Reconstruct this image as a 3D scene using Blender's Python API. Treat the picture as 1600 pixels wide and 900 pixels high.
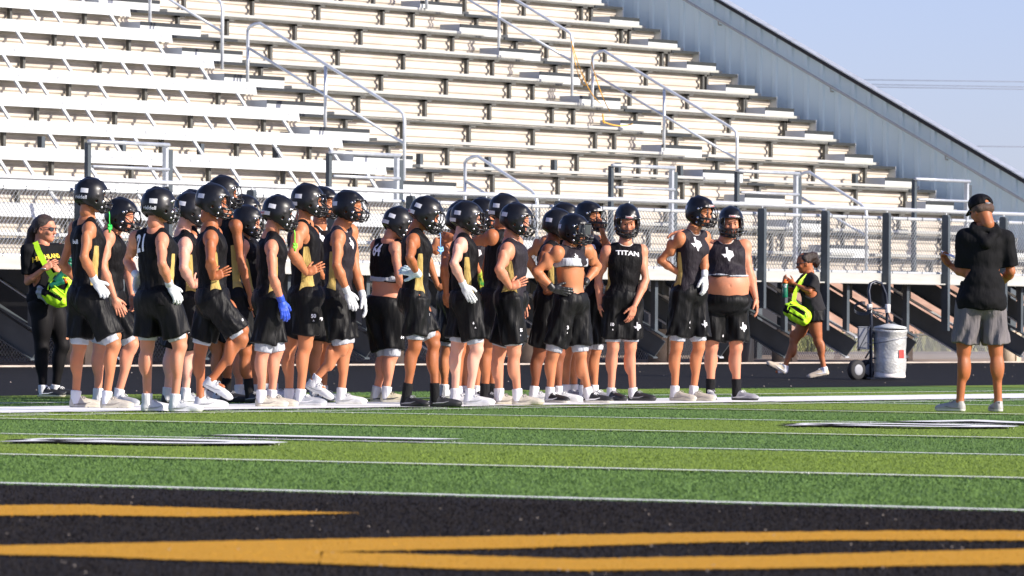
import bpy, bmesh, math, random
import numpy as np
from mathutils import Vector, Matrix
from mathutils.bvhtree import BVHTree
random.seed(7); rng = np.random.default_rng(7)
D = bpy.data; SC = bpy.context.scene
for o in list(D.objects): D.objects.remove(o, do_unlink=True)
COL = SC.collection

# ---------------------------------------------------------------- camera, light, exposure
# world: X runs along the sideline (away from the camera), Y across the field to the grandstand, Z up
A = math.radians(33.6); CH = .793; FPX = 9633.; ROLL = .0073; PITCH = math.atan(45/FPX)
Rv = np.array([math.sin(A), -math.cos(A), 0.]); Fv = np.array([math.cos(A), math.sin(A), 0.]); Zv = np.array([0, 0, 1.])
cd = D.cameras.new('camera'); cam = D.objects.new('camera', cd); COL.objects.link(cam); SC.camera = cam
fw = Fv*math.cos(PITCH)+Zv*math.sin(PITCH); up0 = -Fv*math.sin(PITCH)+Zv*math.cos(PITCH)
cr = math.cos(ROLL)*Rv+math.sin(ROLL)*up0; cu = -math.sin(ROLL)*Rv+math.cos(ROLL)*up0
Mx = Matrix(((cr[0], cu[0], -fw[0], 0), (cr[1], cu[1], -fw[1], 0), (cr[2], cu[2], -fw[2], CH), (0, 0, 0, 1)))
cam.matrix_world = Mx
cd.sensor_width = 36; cd.lens = FPX/1600*36; cd.clip_start = .5; cd.clip_end = 3000
cd.dof.use_dof = True; cd.dof.focus_distance = 56; cd.dof.aperture_fstop = 11

W = D.worlds.new('World'); SC.world = W; W.use_nodes = True
nt = W.node_tree; bg = nt.nodes['Background']
sky = nt.nodes.new('ShaderNodeTexSky'); sky.sky_type = 'NISHITA'; sky.sun_disc = False
SUN_EL, SUN_AZ = math.radians(26), math.radians(170)          # azimuth clockwise from +Y
sky.sun_elevation = SUN_EL; sky.sun_rotation = SUN_AZ; sky.air_density = 1.0; sky.dust_density = 1.3; sky.ozone_density = 2.2; sky.altitude = 300
tint = nt.nodes.new('ShaderNodeMixRGB'); tint.blend_type = 'MULTIPLY'; tint.inputs[0].default_value = 1
tint.inputs[2].default_value = (1.10, 1.0, 1.32, 1)
stc = nt.nodes.new('ShaderNodeTexCoord'); smp = nt.nodes.new('ShaderNodeMapping'); smp.inputs['Location'].default_value = (0, 0, .03)
nt.links.new(stc.outputs['Generated'], smp.inputs[0]); nt.links.new(smp.outputs[0], sky.inputs[0])
nt.links.new(sky.outputs[0], tint.inputs[1]); nt.links.new(tint.outputs[0], bg.inputs[0]); bg.inputs[1].default_value = .096
sl = D.lights.new('sun', 'SUN'); sl.energy = 4.8; sl.angle = math.radians(.5); sl.color = (1, .925, .82)
so = D.objects.new('sun', sl); COL.objects.link(so)
sd = Vector((math.sin(SUN_AZ)*math.cos(SUN_EL), math.cos(SUN_AZ)*math.cos(SUN_EL), math.sin(SUN_EL)))
so.rotation_euler = sd.to_track_quat('Z', 'Y').to_euler(); so.location = (40, -20, 30)
vs = SC.view_settings; vs.view_transform = 'Standard'; vs.look = 'None'; vs.exposure = .62; vs.gamma = 1

# pixel of the 1600x900 photograph -> point at camera depth z
def ray(px, py):
    dx = px-800; dy = py-450; c, s = math.cos(ROLL), math.sin(ROLL)
    x = c*dx+s*dy; y = -s*dx+c*dy
    return x, FPX*math.cos(PITCH)+y*math.sin(PITCH), FPX*math.sin(PITCH)-y*math.cos(PITCH)
def at(px, py, z):
    x, F, Z = ray(px, py); return x/F*z, z, CH+Z/F*z            # (right, forward, height)
def w2(r, f, h): p = Rv*r+Fv*f; return Vector((p[0], p[1], h))
def slope_h(v): return max(0., (v-36.6)*.0095) if v < 49.5 else .1225
def ground(px, py):
    x, F, Z = ray(px, py); H = 0
    for _ in range(6):
        z = (H-CH)*F/Z; p = w2(x/F*z, z, H); H = slope_h(p.y)
    return p, z

# ---------------------------------------------------------------- object helpers
def tag(o, label=None, cat=None, group=None, kind=None):
    if label: o['label'] = label
    if cat: o['category'] = cat
    if group: o['group'] = group
    if kind: o['kind'] = kind
    return o
def link(o, parent=None):
    COL.objects.link(o)
    if parent: o.parent = parent
    return o
def empty(name, loc=(0, 0, 0), rz=0):
    o = D.objects.new(name, None); o.location = loc; o.rotation_euler = (0, 0, rz); o.empty_display_size = .2
    return link(o)
class MB:
    def __init__(s): s.v = []; s.f = []; s.m = []; s.sm = []
    def add(s, vs_, fs, m=0, smooth=False):
        b = len(s.v); s.v += [tuple(map(float, q)) for q in vs_]
        for f in fs: s.f.append(tuple(b+i for i in f)); s.m.append(m); s.sm.append(smooth)
    def box(s, a, b, m=0):
        x0, y0, z0 = a; x1, y1, z1 = b
        s.add([(x0,y0,z0),(x1,y0,z0),(x1,y1,z0),(x0,y1,z0),(x0,y0,z1),(x1,y0,z1),(x1,y1,z1),(x0,y1,z1)],
              [(0,3,2,1),(4,5,6,7),(0,1,5,4),(1,2,6,5),(2,3,7,6),(3,0,4,7)], m)
    def prism(s, poly, u0, u1, m=0, axis=0):                   # poly in the two other axes, extruded along axis
        n = len(poly)
        def P(u, a, b): return (u, a, b) if axis == 0 else ((a, u, b) if axis == 1 else (a, b, u))
        s.add([P(u0, *p) for p in poly]+[P(u1, *p) for p in poly],
              [tuple(range(n))[::-1], tuple(range(n, 2*n))]+[(i, (i+1) % n, n+(i+1) % n, n+i) for i in range(n)], m)
    def tube(s, pts, r, n=8, m=0, closed=False, cap=True):
        pts = [np.array(p, float) for p in pts]; N = len(pts)
        rr = r if hasattr(r, '__len__') else [r]*N
        prev = None; rings = []
        for i, p in enumerate(pts):
            if closed: t = pts[(i+1) % N]-pts[i-1]
            else: t = pts[min(i+1, N-1)]-pts[max(i-1, 0)]
            t = t/(np.linalg.norm(t)+1e-12)
            if prev is None:
                a = np.array([0, 0, 1.]) if abs(t[2]) < .9 else np.array([1., 0, 0])
                u = np.cross(t, a)
            else: u = prev-t*np.dot(prev, t)
            u = u/(np.linalg.norm(u)+1e-12); prev = u; w = np.cross(t, u)
            rings.append([p+(u*math.cos(2*math.pi*k/n)+w*math.sin(2*math.pi*k/n))*rr[i] for k in range(n)])
        vs_ = [q for R_ in rings for q in R_]; fs = []
        for i in range(N if closed else N-1):
            j = (i+1) % N
            for k in range(n): fs.append((i*n+k, i*n+(k+1) % n, j*n+(k+1) % n, j*n+k))
        if cap and not closed: fs += [tuple(range(n))[::-1], tuple((N-1)*n+k for k in range(n))]
        s.add(vs_, fs, m, True)
    def lathe(s, prof, c=(0, 0, 0), n=20, m=0):
        vs_ = []; fs = []
        for r, z in prof:
            for k in range(n): vs_.append((c[0]+r*math.cos(2*math.pi*k/n), c[1]+r*math.sin(2*math.pi*k/n), c[2]+z))
        for i in range(len(prof)-1):
            for k in range(n): fs.append((i*n+k, i*n+(k+1) % n, (i+1)*n+(k+1) % n, (i+1)*n+k))
        fs += [tuple(range(n))[::-1], tuple((len(prof)-1)*n+k for k in range(n))]
        s.add(vs_, fs, m, True)
    def mesh(s, name, mats):
        me = D.meshes.new(name); me.from_pydata(s.v, [], s.f)
        for m in (mats if isinstance(mats, (list, tuple)) else [mats]): me.materials.append(m)
        me.polygons.foreach_set('material_index', s.m); me.polygons.foreach_set('use_smooth', s.sm); me.update()
        return me
    def build(s, name, mats, parent=None, loc=(0, 0, 0)):
        o = D.objects.new(name, s.mesh(name, mats)); o.location = loc; return link(o, parent)
def npmesh(name, V, Q, mats, mi=None, smooth=True):
    me = D.meshes.new(name); k = Q.shape[1]
    me.vertices.add(len(V)); me.vertices.foreach_set('co', V.astype(np.float32).ravel())
    me.loops.add(len(Q)*k); me.loops.foreach_set('vertex_index', Q.astype(np.int32).ravel())
    me.polygons.add(len(Q)); me.polygons.foreach_set('loop_start', np.arange(0, len(Q)*k, k, dtype=np.int32))
    for m in (mats if isinstance(mats, (list, tuple)) else [mats]): me.materials.append(m)
    if mi is not None: me.polygons.foreach_set('material_index', mi.astype(np.int32))
    me.polygons.foreach_set('use_smooth', np.full(len(Q), smooth)); me.update(calc_edges=True); me.validate()
    return me

# ---------------------------------------------------------------- materials
def mat(name, col, rough=.6, metal=0., var=.08, scale=6, bump=0., bscale=60, coat=0, spec=.5, col2=None, stretch=None, detail=4, sss=0, sheen=0, bdist=.01):
    m = D.materials.new(name); m.use_nodes = True; n = m.node_tree; N = n.nodes; L = n.links
    p = N['Principled BSDF']; p.inputs['Roughness'].default_value = rough; p.inputs['Metallic'].default_value = metal
    p.inputs['Specular IOR Level'].default_value = spec; p.inputs['Coat Weight'].default_value = coat
    if sheen: p.inputs['Sheen Weight'].default_value = sheen
    if sss:
        p.inputs['Subsurface Weight'].default_value = sss; p.inputs['Subsurface Radius'].default_value = (.02, .008, .004); p.inputs['Subsurface Scale'].default_value = 1
    tc = N.new('ShaderNodeTexCoord'); mp = N.new('ShaderNodeMapping'); L.new(tc.outputs['Object'], mp.inputs[0])
    if stretch: mp.inputs['Scale'].default_value = stretch
    nz = N.new('ShaderNodeTexNoise'); nz.inputs['Scale'].default_value = scale; nz.inputs['Detail'].default_value = detail; L.new(mp.outputs[0], nz.inputs['Vector'])
    rp = N.new('ShaderNodeValToRGB'); L.new(nz.outputs['Fac'], rp.inputs[0])
    c2 = col2 if col2 else tuple(min(1, c*(1+var)) for c in col); c1 = col if col2 else tuple(c*(1-var) for c in col)
    rp.color_ramp.elements[0].position = .36; rp.color_ramp.elements[1].position = .64
    rp.color_ramp.elements[0].color = (*c1, 1); rp.color_ramp.elements[1].color = (*c2, 1)
    L.new(rp.outputs[0], p.inputs['Base Color'])
    if bump:
        nb = N.new('ShaderNodeTexNoise'); nb.inputs['Scale'].default_value = bscale; nb.inputs['Detail'].default_value = 3; L.new(mp.outputs[0], nb.inputs['Vector'])
        bp = N.new('ShaderNodeBump'); bp.inputs['Strength'].default_value = bump; bp.inputs['Distance'].default_value = bdist
        L.new(nb.outputs['Fac'], bp.inputs['Height']); L.new(bp.outputs[0], p.inputs['Normal'])
    return m
M = {}
M['alu'] = mat('brushed_aluminium', (.44, .44, .40), .5, .2, .07, 3, stretch=(.6, 6, 6))
M['alu_white'] = mat('white_seat_aluminium', (.52, .54, .53), .5, .0, .05, 2)
M['galv'] = mat('galvanised_pipe', (.55, .58, .60), .4, .5, .1, 8)
M['pipe'] = mat('bright_pipe', (.72, .75, .76), .35, .4, .06, 8)
M['cream'] = mat('cream_riser_sheet', (.49, .435, .36), .55, 0, .09, 1.6, col2=(.58, .53, .45), stretch=(1, 1, 3))
M['dark'] = mat('dark_steel_and_edge_shade', (.085, .085, .075), .7, 0, .2, 8)
M['steel'] = mat('grey_painted_steel', (.055, .070, .080), .6, 0, .15, 3)
M['nosing'] = mat('black_nosing', (.018, .022, .024), .6)
M['wall'] = mat('pale_grey_steel_wall', (.68, .78, .74), .5, 0, .05, .5)
M['black_trim_and_shade'] = mat('black_trim_and_shade', (.012, .012, .014), .5)
M['mesh'] = mat('chain_link_wire', (.45, .47, .48), .45, .4, .05, 9)
M['concrete'] = mat('concrete_pier', (.45, .38, .29), .9, 0, .1, 6, bump=.2)
M['numpaint'] = mat('grey_number_paint', (.33, .35, .37), .7)
M['wire'] = mat('far_wire', (.16, .17, .21), .9, spec=.05)
M['rope'] = mat('orange_rope', (.85, .42, .05), .8)
M['track'] = mat('black_running_track', (.012, .012, .013), .9, 0, .25, 14, spec=.12, bump=.5, bscale=90, detail=8)
M['dirt'] = mat('dry_dirt', (.30, .22, .15), .95, 0, .2, .9, col2=(.40, .31, .23), bump=.3, bscale=9)
M['kerb'] = mat('pale_concrete_kerb', (.42, .36, .30), .9, 0, .15, 4)
M['white'] = mat('white_field_paint', (.80, .80, .77), .85, 0, .06, 30)
M['blackpaint'] = mat('black_turf', (.020, .017, .016), .9, 0, .14, 150, spec=.1, bump=.6, bscale=160)
M['gold_turf'] = mat('gold_turf', (.54, .275, .028), .85, 0, .16, 120, spec=.1, bump=.6, bscale=160)
M['turf_dark'] = mat('dark_green_turf', (.125, .215, .060), .85, 0, .14, 170, spec=.1, bump=.7, bscale=240)
M['turf_light'] = mat('light_green_turf', (.180, .258, .048), .85, 0, .14, 170, spec=.1, bump=.7, bscale=140)
# ---------------------------------------------------------------- ground
def sheet(name, poly, z, m, kind='structure', parent=None):
    b = MB(); b.add([(x, y, z(x, y) if callable(z) else z) for x, y in poly], [tuple(range(len(poly)))])
    o = b.build(name, m, parent)
    if kind: o['kind'] = kind
    return o
def rect(x0, y0, x1, y1): return [(x0, y0), (x1, y0), (x1, y1), (x0, y1)]
GU = 22.37; STEP = 4.59
b = MB()                                                         # one sheet of ground out to the horizon
ys = [-900, -40, 36.6, 48.3, 60, 90, 140, 1600]; hs = [-.02, -.02, -.02, .09, .08, .05, 0, 0]
for j, (y, h) in enumerate(zip(ys, hs)):
    for x in (-900, 2200): b.v.append((x, y, h))
for j in range(len(ys)-1): b.f.append((2*j, 2*j+1, 2*j+3, 2*j+2)); b.m.append(0); b.sm.append(False)
tag(b.build('ground', M['dirt']), kind='structure')
FX0, FX1, FY0, FY1 = -20, 140, -60, 36.6
sheet('field', rect(FX0, FY0, FX1, FY1), 0, M['turf_dark'])
for k in range(1, 24, 2):
    u = GU+STEP*k; sheet('turf_band', rect(u, FY0, min(u+STEP, FX1), FY1), .004, M['turf_light'])
sheet('end_zone', rect(FX0, FY0, GU-.05, 30.25), .004, M['blackpaint'])
# running track: rises one percent to the kerb
b = MB()
b.add([(-60, 36.6, .003), (200, 36.6, .003), (200, 48.3, .113), (-60, 48.3, .113)], [(0, 1, 2, 3)])
tag(b.build('running_track', M['track']), kind='structure')
b = MB(); b.box((-60, 48.3, -.05), (200, 48.42, .135)); tag(b.build('kerb', M['kerb']), kind='structure')
for q in range(1, 8):
    v = 38.1+q*1.22; sheet('lane_line', [(-60, v), (200, v), (200, v+.03), (-60, v+.03)], lambda x, y: .003+(y-36.6)*.0094+.004, D.materials.get('lane_paint') or mat('lane_paint', (.022, .022, .030), .9, spec=.1))

# painted lines with a slightly ragged edge, as tufted turf shows
def ragged(name, u0, v0, u1, v1, w, z, m, step=.04, jit=.012):
    d = np.array([u1-u0, v1-v0]); L = np.hypot(*d); d = d/L; nrm = np.array([-d[1], d[0]]); n = max(2, int(L/step))
    V = []; F = []
    for i in range(n+1):
        c = np.array([u0, v0])+d*L*i/n
        for s in (-1, 1):
            q = c+nrm*s*(w/2+random.uniform(-jit, jit)); V.append((q[0], q[1], z))
    for i in range(n): F.append((2*i, 2*i+2, 2*i+3, 2*i+1))
    b = MB(); b.add(V, F); return tag(b.build(name, m), kind='structure')
ragged('goal_line', GU, -2, GU, 30.25, .11, .012, M['white'])
for k in range(1, 12): ragged('yard_line', GU+STEP*k, 5, GU+STEP*k, 30.25, .10, .012, M['white'])
ragged('sideline', 10, 31.1, 110, 31.1, 1.84, .012, M['white'], .06, .015)
ragged('coaching_line', 10, 33.35, 110, 33.35, .10, .012, M['white'])
ragged('soccer_line', 20, 29.2, 110, 29.75, .08, .0125, M['white'])
for i in range(5, 80):                                           # hash marks beside the sideline
    u = GU+.918*i
    if (i % 5): sheet('hash_mark', rect(u-.05, 29.55, u+.05, 30.15), .016, M['white'])
# field numerals (feet of the numerals point to the grandstand)
def text_mesh(txt, size=1, offset=0., extrude=0, sub=0, shear=0):
    c = D.curves.new('t', 'FONT'); c.body = txt; c.size = size; c.offset = offset; c.extrude = extrude; c.align_x = 'CENTER'; c.align_y = 'CENTER'; c.shear = shear; c.resolution_u = 3
    o = D.objects.new('t', c); COL.objects.link(o); dg = bpy.context.evaluated_depsgraph_get(); dg.update()
    me = D.meshes.new_from_object(o.evaluated_get(dg)); D.objects.remove(o); D.curves.remove(c)
    bm = bmesh.new(); bm.from_mesh(me); bmesh.ops.triangulate(bm, faces=bm.faces); bmesh.ops.remove_doubles(bm, verts=bm.verts, dist=1e-5)
    for _ in range(sub): bmesh.ops.subdivide_edges(bm, edges=[e for e in bm.edges if e.calc_length() > size*.12], cuts=1, use_grid_fill=False)
    bmesh.ops.triangulate(bm, faces=bm.faces)
    bm.to_mesh(me); bm.free(); return me
def field_number(txt, uc, vc, off=0):
    for z, m, e, sh in ((.016, M['blackpaint'], .10, .08), (.021, M['white'], .06, 0)):
        me = text_mesh(txt, 2.35, e); me.materials.append(m)
        for v in me.vertices:
            x, y = v.co.x, v.co.y; v.co = (uc-x*1.05-sh, vc-y*1.0+sh*.6, z)
        o = D.objects.new('field_numeral', me); link(o); o['kind'] = 'structure'
for k, t in ((2, '1 0'), (4, '2 0'), (6, '3 0')): field_number(t, GU+STEP*k-.42, 22.75)
def arrow(uc, vc):
    for z, m, g in ((.016, M['blackpaint'], .06), (.021, M['white'], 0)):
        b = MB(); b.add([(uc-.95-g, vc, z), (uc-.05+g, vc-.25-g, z), (uc-.05+g, vc+.25+g, z)], [(0, 1, 2)]); tag(b.build('field_arrow', m), kind='structure')
arrow(GU+STEP*2-1.45, 23.1); arrow(GU+STEP*4-1.45, 23.1)
# gold end-zone lettering: the strokes that reach into the picture
def gp(px, py, z=.008):
    x, F, Z = ray(px, py); zz = (z-CH)*F/Z; p = w2(x/F*zz, zz, z); return (p.x, p.y)
def stroke(top, bot):
    b = MB(); xs = np.linspace(max(top[0][0], bot[0][0]), min(top[-1][0], bot[-1][0]), 200)
    def ip(t, x): return np.interp(x, [q[0] for q in t], [q[1] for q in t])
    for x in xs:
        for t, s in ((top, 1), (bot, -1)):
            y = ip(t, x); y2 = y+random.uniform(-.5, .5); p = gp(x, y2); b.v.append((p[0], p[1], .010))
    for i in range(len(xs)-1): b.f.append((2*i, 2*i+1, 2*i+3, 2*i+2)); b.m.append(0); b.sm.append(False)
    tag(b.build('end_zone_lettering', M['gold_turf']), kind='structure')
stroke([(-60, 790), (0, 790), (130, 789), (300, 794), (450, 799), (560, 802)], [(-60, 806), (0, 806), (130, 805), (290, 808), (400, 806), (560, 802.2)])
stroke([(-60, 853), (0, 853), (200, 849), (350, 846), (500, 843), (800, 838), (1100, 833), (1400, 830), (1700, 830)],
       [(-60, 867), (0, 867), (150, 870), (260, 875), (500, 881), (500, 881), (501, 863), (800, 857), (1100, 848), (1300, 844.5), (1700, 845)])
stroke([(500.5, 863), (700, 868), (900, 874), (1200, 869), (1400, 863), (1700, 856)], [(500.5, 881), (700, 889), (900, 892), (1200, 889), (1400, 885), (1700, 881)])

# ---------------------------------------------------------------- grandstand
R0, RR, RS = 50.1, .80, .41                                       # first tread edge, row run, row rise
def rv(i): return R0+RR*i
def rh(i): return 1.78+RS*i
NR = 14; UL, UE = 56.0, 92.1
stand = empty('grandstand', (76, 48.8, .12)); tag(stand, 'aluminium bleacher grandstand with cream risers behind the players', 'grandstand')
def sp(b, name, m, parent=stand):
    o = b.build(name, m, parent)
    if parent is stand: o.matrix_parent_inverse = Matrix.Translation((-76, -48.8, -.12))
    return o
def cp(o, loc, parent=None, label=None):
    c = o.copy(); COL.objects.link(c); c.location = loc
    if parent: c.parent = parent
    return c
# deck
b = MB(); b.box((UL, 48.8, 1.40), (UE+.2, rv(0)+.02, 1.44)); b.box((UL, 48.78, 1.36), (UE+.2, 48.80, 1.52)); b.box((UL, 48.70, 1.352), (UE+.2, 48.9, 1.372)); sp(b, 'walkway_deck', M['alu'])
def riser_prof(y, z0, z1):                                        # three rolled ribs
    pts = [(y, z0)]; n = 3; h = (z1-z0)/n
    for k in range(n):
        z = z0+h*k; pts += [(y, z+h*.10), (y-.028, z+h*.28), (y-.032, z+h*.62), (y, z+h*.90)]
    pts += [(y, z1), (y+.01, z1), (y+.01, z0)]
    return pts
for i in range(0, NR):
    y, z = rv(i), rh(i)
    b = MB(); b.prism(riser_prof(y+.135, z-RS+.01, z-.03), UL, UE, 0); sp(b, 'riser', M['cream'])
    b = MB(); b.box((UL, y, z-.028), (UE, y+RR+.13, z)); b.box((UL, y-.004, z-.034), (UE, y+.002, z-.002), 1); sp(b, 'tread', [M['alu'], M['dark']])  # dark strip on the front edge paints in the shade under the overhang
# seats: plank on low feet at the front of each tread
AIS = ((75.5, 77.02), (85.93, 86.6))
def seat(i, u0, u1, m):
    y, z = rv(i)+.36, rh(i)+.038
    b = MB(); pr = [(y, z), (y+.24, z), (y+.25, z+.012), (y+.25, z+.035), (y+.235, z+.047), (y+.015, z+.047), (y, z+.040), (y-.004, z+.02)]
    b.prism(pr, u0, u1, 0); o = sp(b, 'seat_plank', m)
    return o
seats = []
for i in range(-1, NR):
    for s, (u0, u1) in enumerate(((UL, AIS[0][0]), (AIS[0][1], AIS[1][0]), (AIS[1][1], UE+.1))):
        if i < 0 and s != 0 and s != 2: pass
        if i >= 0: seat(i, u0, u1, M['alu_white'] if s == 0 else M['alu'])
# brackets under every tread: a dark upright with a flat foot at the top
def bracket_mesh():
    b = MB(); b.box((-.028, .0, -.36), (.028, .06, -.035)); b.box((-.028, -.0, -.065), (.16, .08, -.036)); b.box((-.02, .02, -.40), (.02, .09, -.35))
    return b.mesh('tread_bracket', M['dark'])
bm_ = bracket_mesh(); cand = []
for i in range(0, NR):
    off = 80.25-.06*(i-4.4)
    us = [off+1.83*k for k in range(-13, 8)]
    us = [u for u in us if UL < u < UE-.9 and not (84.6 < u < 86.5) and not (75.3 < u < 76.9)]+[84.45-.0*i, 86.35, 91.15, 76.85]
    for u in us: cand.append((u, rv(i), rh(i)))
cand.sort(key=lambda q: (q[1], q[0]))
vis = [c for c in cand if (lambda x: -40 < x < 1640)(800+(c[0]*Rv[0]+c[1]*Rv[1])/(c[0]*Fv[0]+c[1]*Fv[1])*FPX)]
vis = [c for c in vis if c[2] < 6.3]
for c in vis[:100]:
    o = D.objects.new('tread_bracket', bm_); o.location = (c[0]-76, c[1]+.005-48.8, c[2]-.12); link(o, stand)
b = MB()
for c in vis[100:]:
    t = [(v.co.x+c[0], v.co.y+c[1]+.005, v.co.z+c[2]) for v in bm_.vertices]; b.add(t, [tuple(p.vertices) for p in bm_.polygons])
o = sp(b, 'tread_brackets', M['dark']); o['kind'] = 'stuff'
# half steps and black nosings in the three aisles
for ai, (h0, h1, t0, t1) in enumerate(((75.32, 76.87, 75.5, 77.27), (85.21, 86.45, 85.93, 86.75), (91.1, 92.05, 91.2, 92.1))):
    for i in range(0, NR):
        y, z = rv(i), rh(i)
        b = MB(); b.box((h0, y-RR/2, z-RS+.006), (h1, y-.002, z-RS/2-.012), 0); b.box((h0, y-RR/2-.012, z-RS/2-.05), (h1, y-RR/2-.002, z-RS/2+.004), 1)
        b.box((h0, y-RR/2-.002, z-RS/2-.012), (h1, y-.002, z-RS/2), 0); sp(b, 'half_step', [M['alu_white'], M['nosing']])
        b = MB(); b.box((t0, y-.022, z-.04), (t1, y-.006, z+.005), 0)
        sp(b, 'step_nosing', M['nosing'])
        if ai == 2:
            b = MB(); b.box((UE+.004, y-.02, z-RS/2-.03), (UE+.03, y+.3, z+.012)); sp(b, 'end_plate', M['alu_white'])
# backrests with seat numbers in the left section
letters = 'BCDEFGHJKLMNPQ'
for i in range(0, NR-1):
    y, z = rv(i)+.715, rh(i)
    b = MB(); b.prism([(y, z+.295), (y+.03, z+.295), (y+.065, z+.462), (y+.035, z+.466)], UL, 75.5, 0)
    b.prism([(y+.03, z+.468), (y+.07, z+.468), (y+.07, z+.476), (y+.03, z+.476)], UL, 75.5, 0); br = sp(b, 'backrest', M['alu_white'])
    k = 0; u = 75.15-.08*(i % 3)
    while u > 62:
        b = MB(); w = .034
        b.add([(u-w, y-.20, z+.06), (u+w, y-.20, z+.06), (u+w, y+.0, z+.31), (u-w, y+.0, z+.31), (u-w, y-.17, z+.06), (u+w, y-.17, z+.06), (u+w, y+.03, z+.31), (u-w, y+.03, z+.31)],
              [(0, 1, 2, 3), (7, 6, 5, 4), (0, 4, 5, 1), (1, 5, 6, 2), (2, 6, 7, 3), (3, 7, 4, 0)]); o = b.build('backrest_support', M['alu_white'], br)
        u -= 1.42 if k % 3 != 1 else .56
        k += 1
    if 1 <= i <= 9:
        b = MB(); n = 18
        for j in range(18):
            uu = 75.2-j*.46
            if uu < 58: break
            tm = text_mesh(letters[i]+str(n-j), .085, .0006)
            b.add([(uu+q.co.x, y-.004+(.085+q.co.y)*.2, z+.295+.085+q.co.y) for q in tm.vertices], [tuple(p.vertices) for p in tm.polygons])
        b.build('seat_numbers', M['numpaint'], br)
# the aisle handrails
def handrail(u, i0, i1, mid=True):                                # i0 back (upper) index, i1 front (lower) index
    def pt(i, h): return (u, R0+RR*i, 1.78+RS*i+h)
    b = MB(); r = .026
    top = .92
    pts = [pt(i0, -.1)]+[pt(i0, top-.18)]
    for t in (0, .33, .66, 1):
        a_ = t*math.pi/2; q = pt(i0, top-.18); e = pt(i0-.28, top+.03)
        pts.append((u, q[1]+(e[1]-q[1])*math.sin(a_)*t, q[2]+(e[2]+.0-q[2])*math.sin(a_)))
    pts += [pt(i1+.12, top), pt(i1+.03, top-.02), pt(i1, top-.12), pt(i1, -.1)]
    b.tube(pts, r, 8)
    b.tube([pt(i0, .47), pt(i1, .47)], r*.85, 8)
    if mid: m_ = (i0+i1)/2; b.tube([pt(m_, -.1), pt(m_, top-.01)], r, 8)
    return sp(b, 'aisle_handrail', M['pipe'])
for u, l in ((75.75, ((10.4, 6.95, 1), (6.35, 2.72, 1), (1.35, -.25, 0))), (85.28, ((10.4, 6.75, 1), (6.25, 2.75, 1), (1.32, -.30, 0)))):
    for i0, i1, md in l: handrail(u, i0, i1, md)
# front frames around the openings in the first row
for u0, u1 in ((65.08, 66.81), (70.62, 72.3), (77.95, 79.67), (81.57, 83.35), (87.08, 88.82)):
    b = MB(); v = 50.02
    b.box((u0-.035, v-.03, 1.44), (u0+.035, v+.03, 3.07), 1); b.box((u1+.03, v-.03, 1.44), (u1+.12, v+.03, 3.02), 1); b.box((u1-.04, v-.03, 1.44), (u1+.022, v+.03, 3.08), 0)
    b.tube([(u0-.05, v-.05, 3.08), (u1, v-.05, 3.08)], .028, 8, 0); b.tube([(u0+.04, v-.05, 2.75), (u1, v-.05, 2.75)], .022, 8, 0)
    sp(b, 'opening_guard', [M['galv'], M['steel']])
# rakers, columns and piers below the deck
def raker_y(v): return .50+.5125*(v-48.8)
for k in range(-8, 9):
    u = 77.5+1.87*k
    if u > 92.5: continue
    b = MB()
    v1 = 61.; z0, z1 = raker_y(48.8), raker_y(v1)
    b.prism([(48.75, z0-.06), (48.95, z0-.30), (v1, z1-.32), (v1, z1)], u-.012, u+.012, 0)
    for zo in (0, -.31):
        b.prism([(48.75+(.17 if zo else 0), z0+zo), (v1, z1+zo), (v1, z1+zo+.02), (48.75+(.17 if zo else 0), z0+zo+.02)], u-.06, u+.06, 1)
    rk = sp(b, 'raker_beam', [M['steel'], M['galv'] if k % 2 else M['steel']])
    for v in (48.95, 50.0, 53.2):
        b = MB(); b.box((u-.04, v-.04, raker_y(v)+.02), (u+.04, v+.04, (1.39 if v < 50.2 else rh((v-R0)/RR)-.1)), 0); sp(b, 'deck_column', M['steel'])
b = MB()
for k in range(-4, 5):
    u = 77.5+3.74*k; v = 51.5; b = MB(); b.lathe([(.15, 0), (.15, .62)], (u+.4, v, .0), 16); b.box((u+.55, v-.12, .0), (u+.72, v+.12, .6)); sp(b, 'concrete_pier', M['concrete'])
    b = MB(); b.box((u-.1+.5, v-.08, .6), (u+.1+.5, v+.08, rh((v-R0)/RR)-.2)); sp(b, 'pier_column', M['steel'])
    b = MB(); b.box((u+.4, 56.5, 0), (u+.56, 56.7, 4.4)); sp(b, 'rear_column', M['steel'])
b = MB(); b.box((50, 62.5, .0), (104, 62.6, 3.6)); b.box((104, 62.5, 1.7), (122, 62.6, 2.6)); sp(b, 'under_stand_shade', M['black_trim_and_shade'])  # black sheet added at the back as the shade under the stand
b = MB(); b.lathe([(.31, 0), (.32, .05), (.32, .80), (.26, .86)], (81.3, 49.9, .09), 20); tag(b.build('black_drum', M['black_trim_and_shade']), 'black drum standing on the gravel under the grandstand', 'drum')
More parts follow.
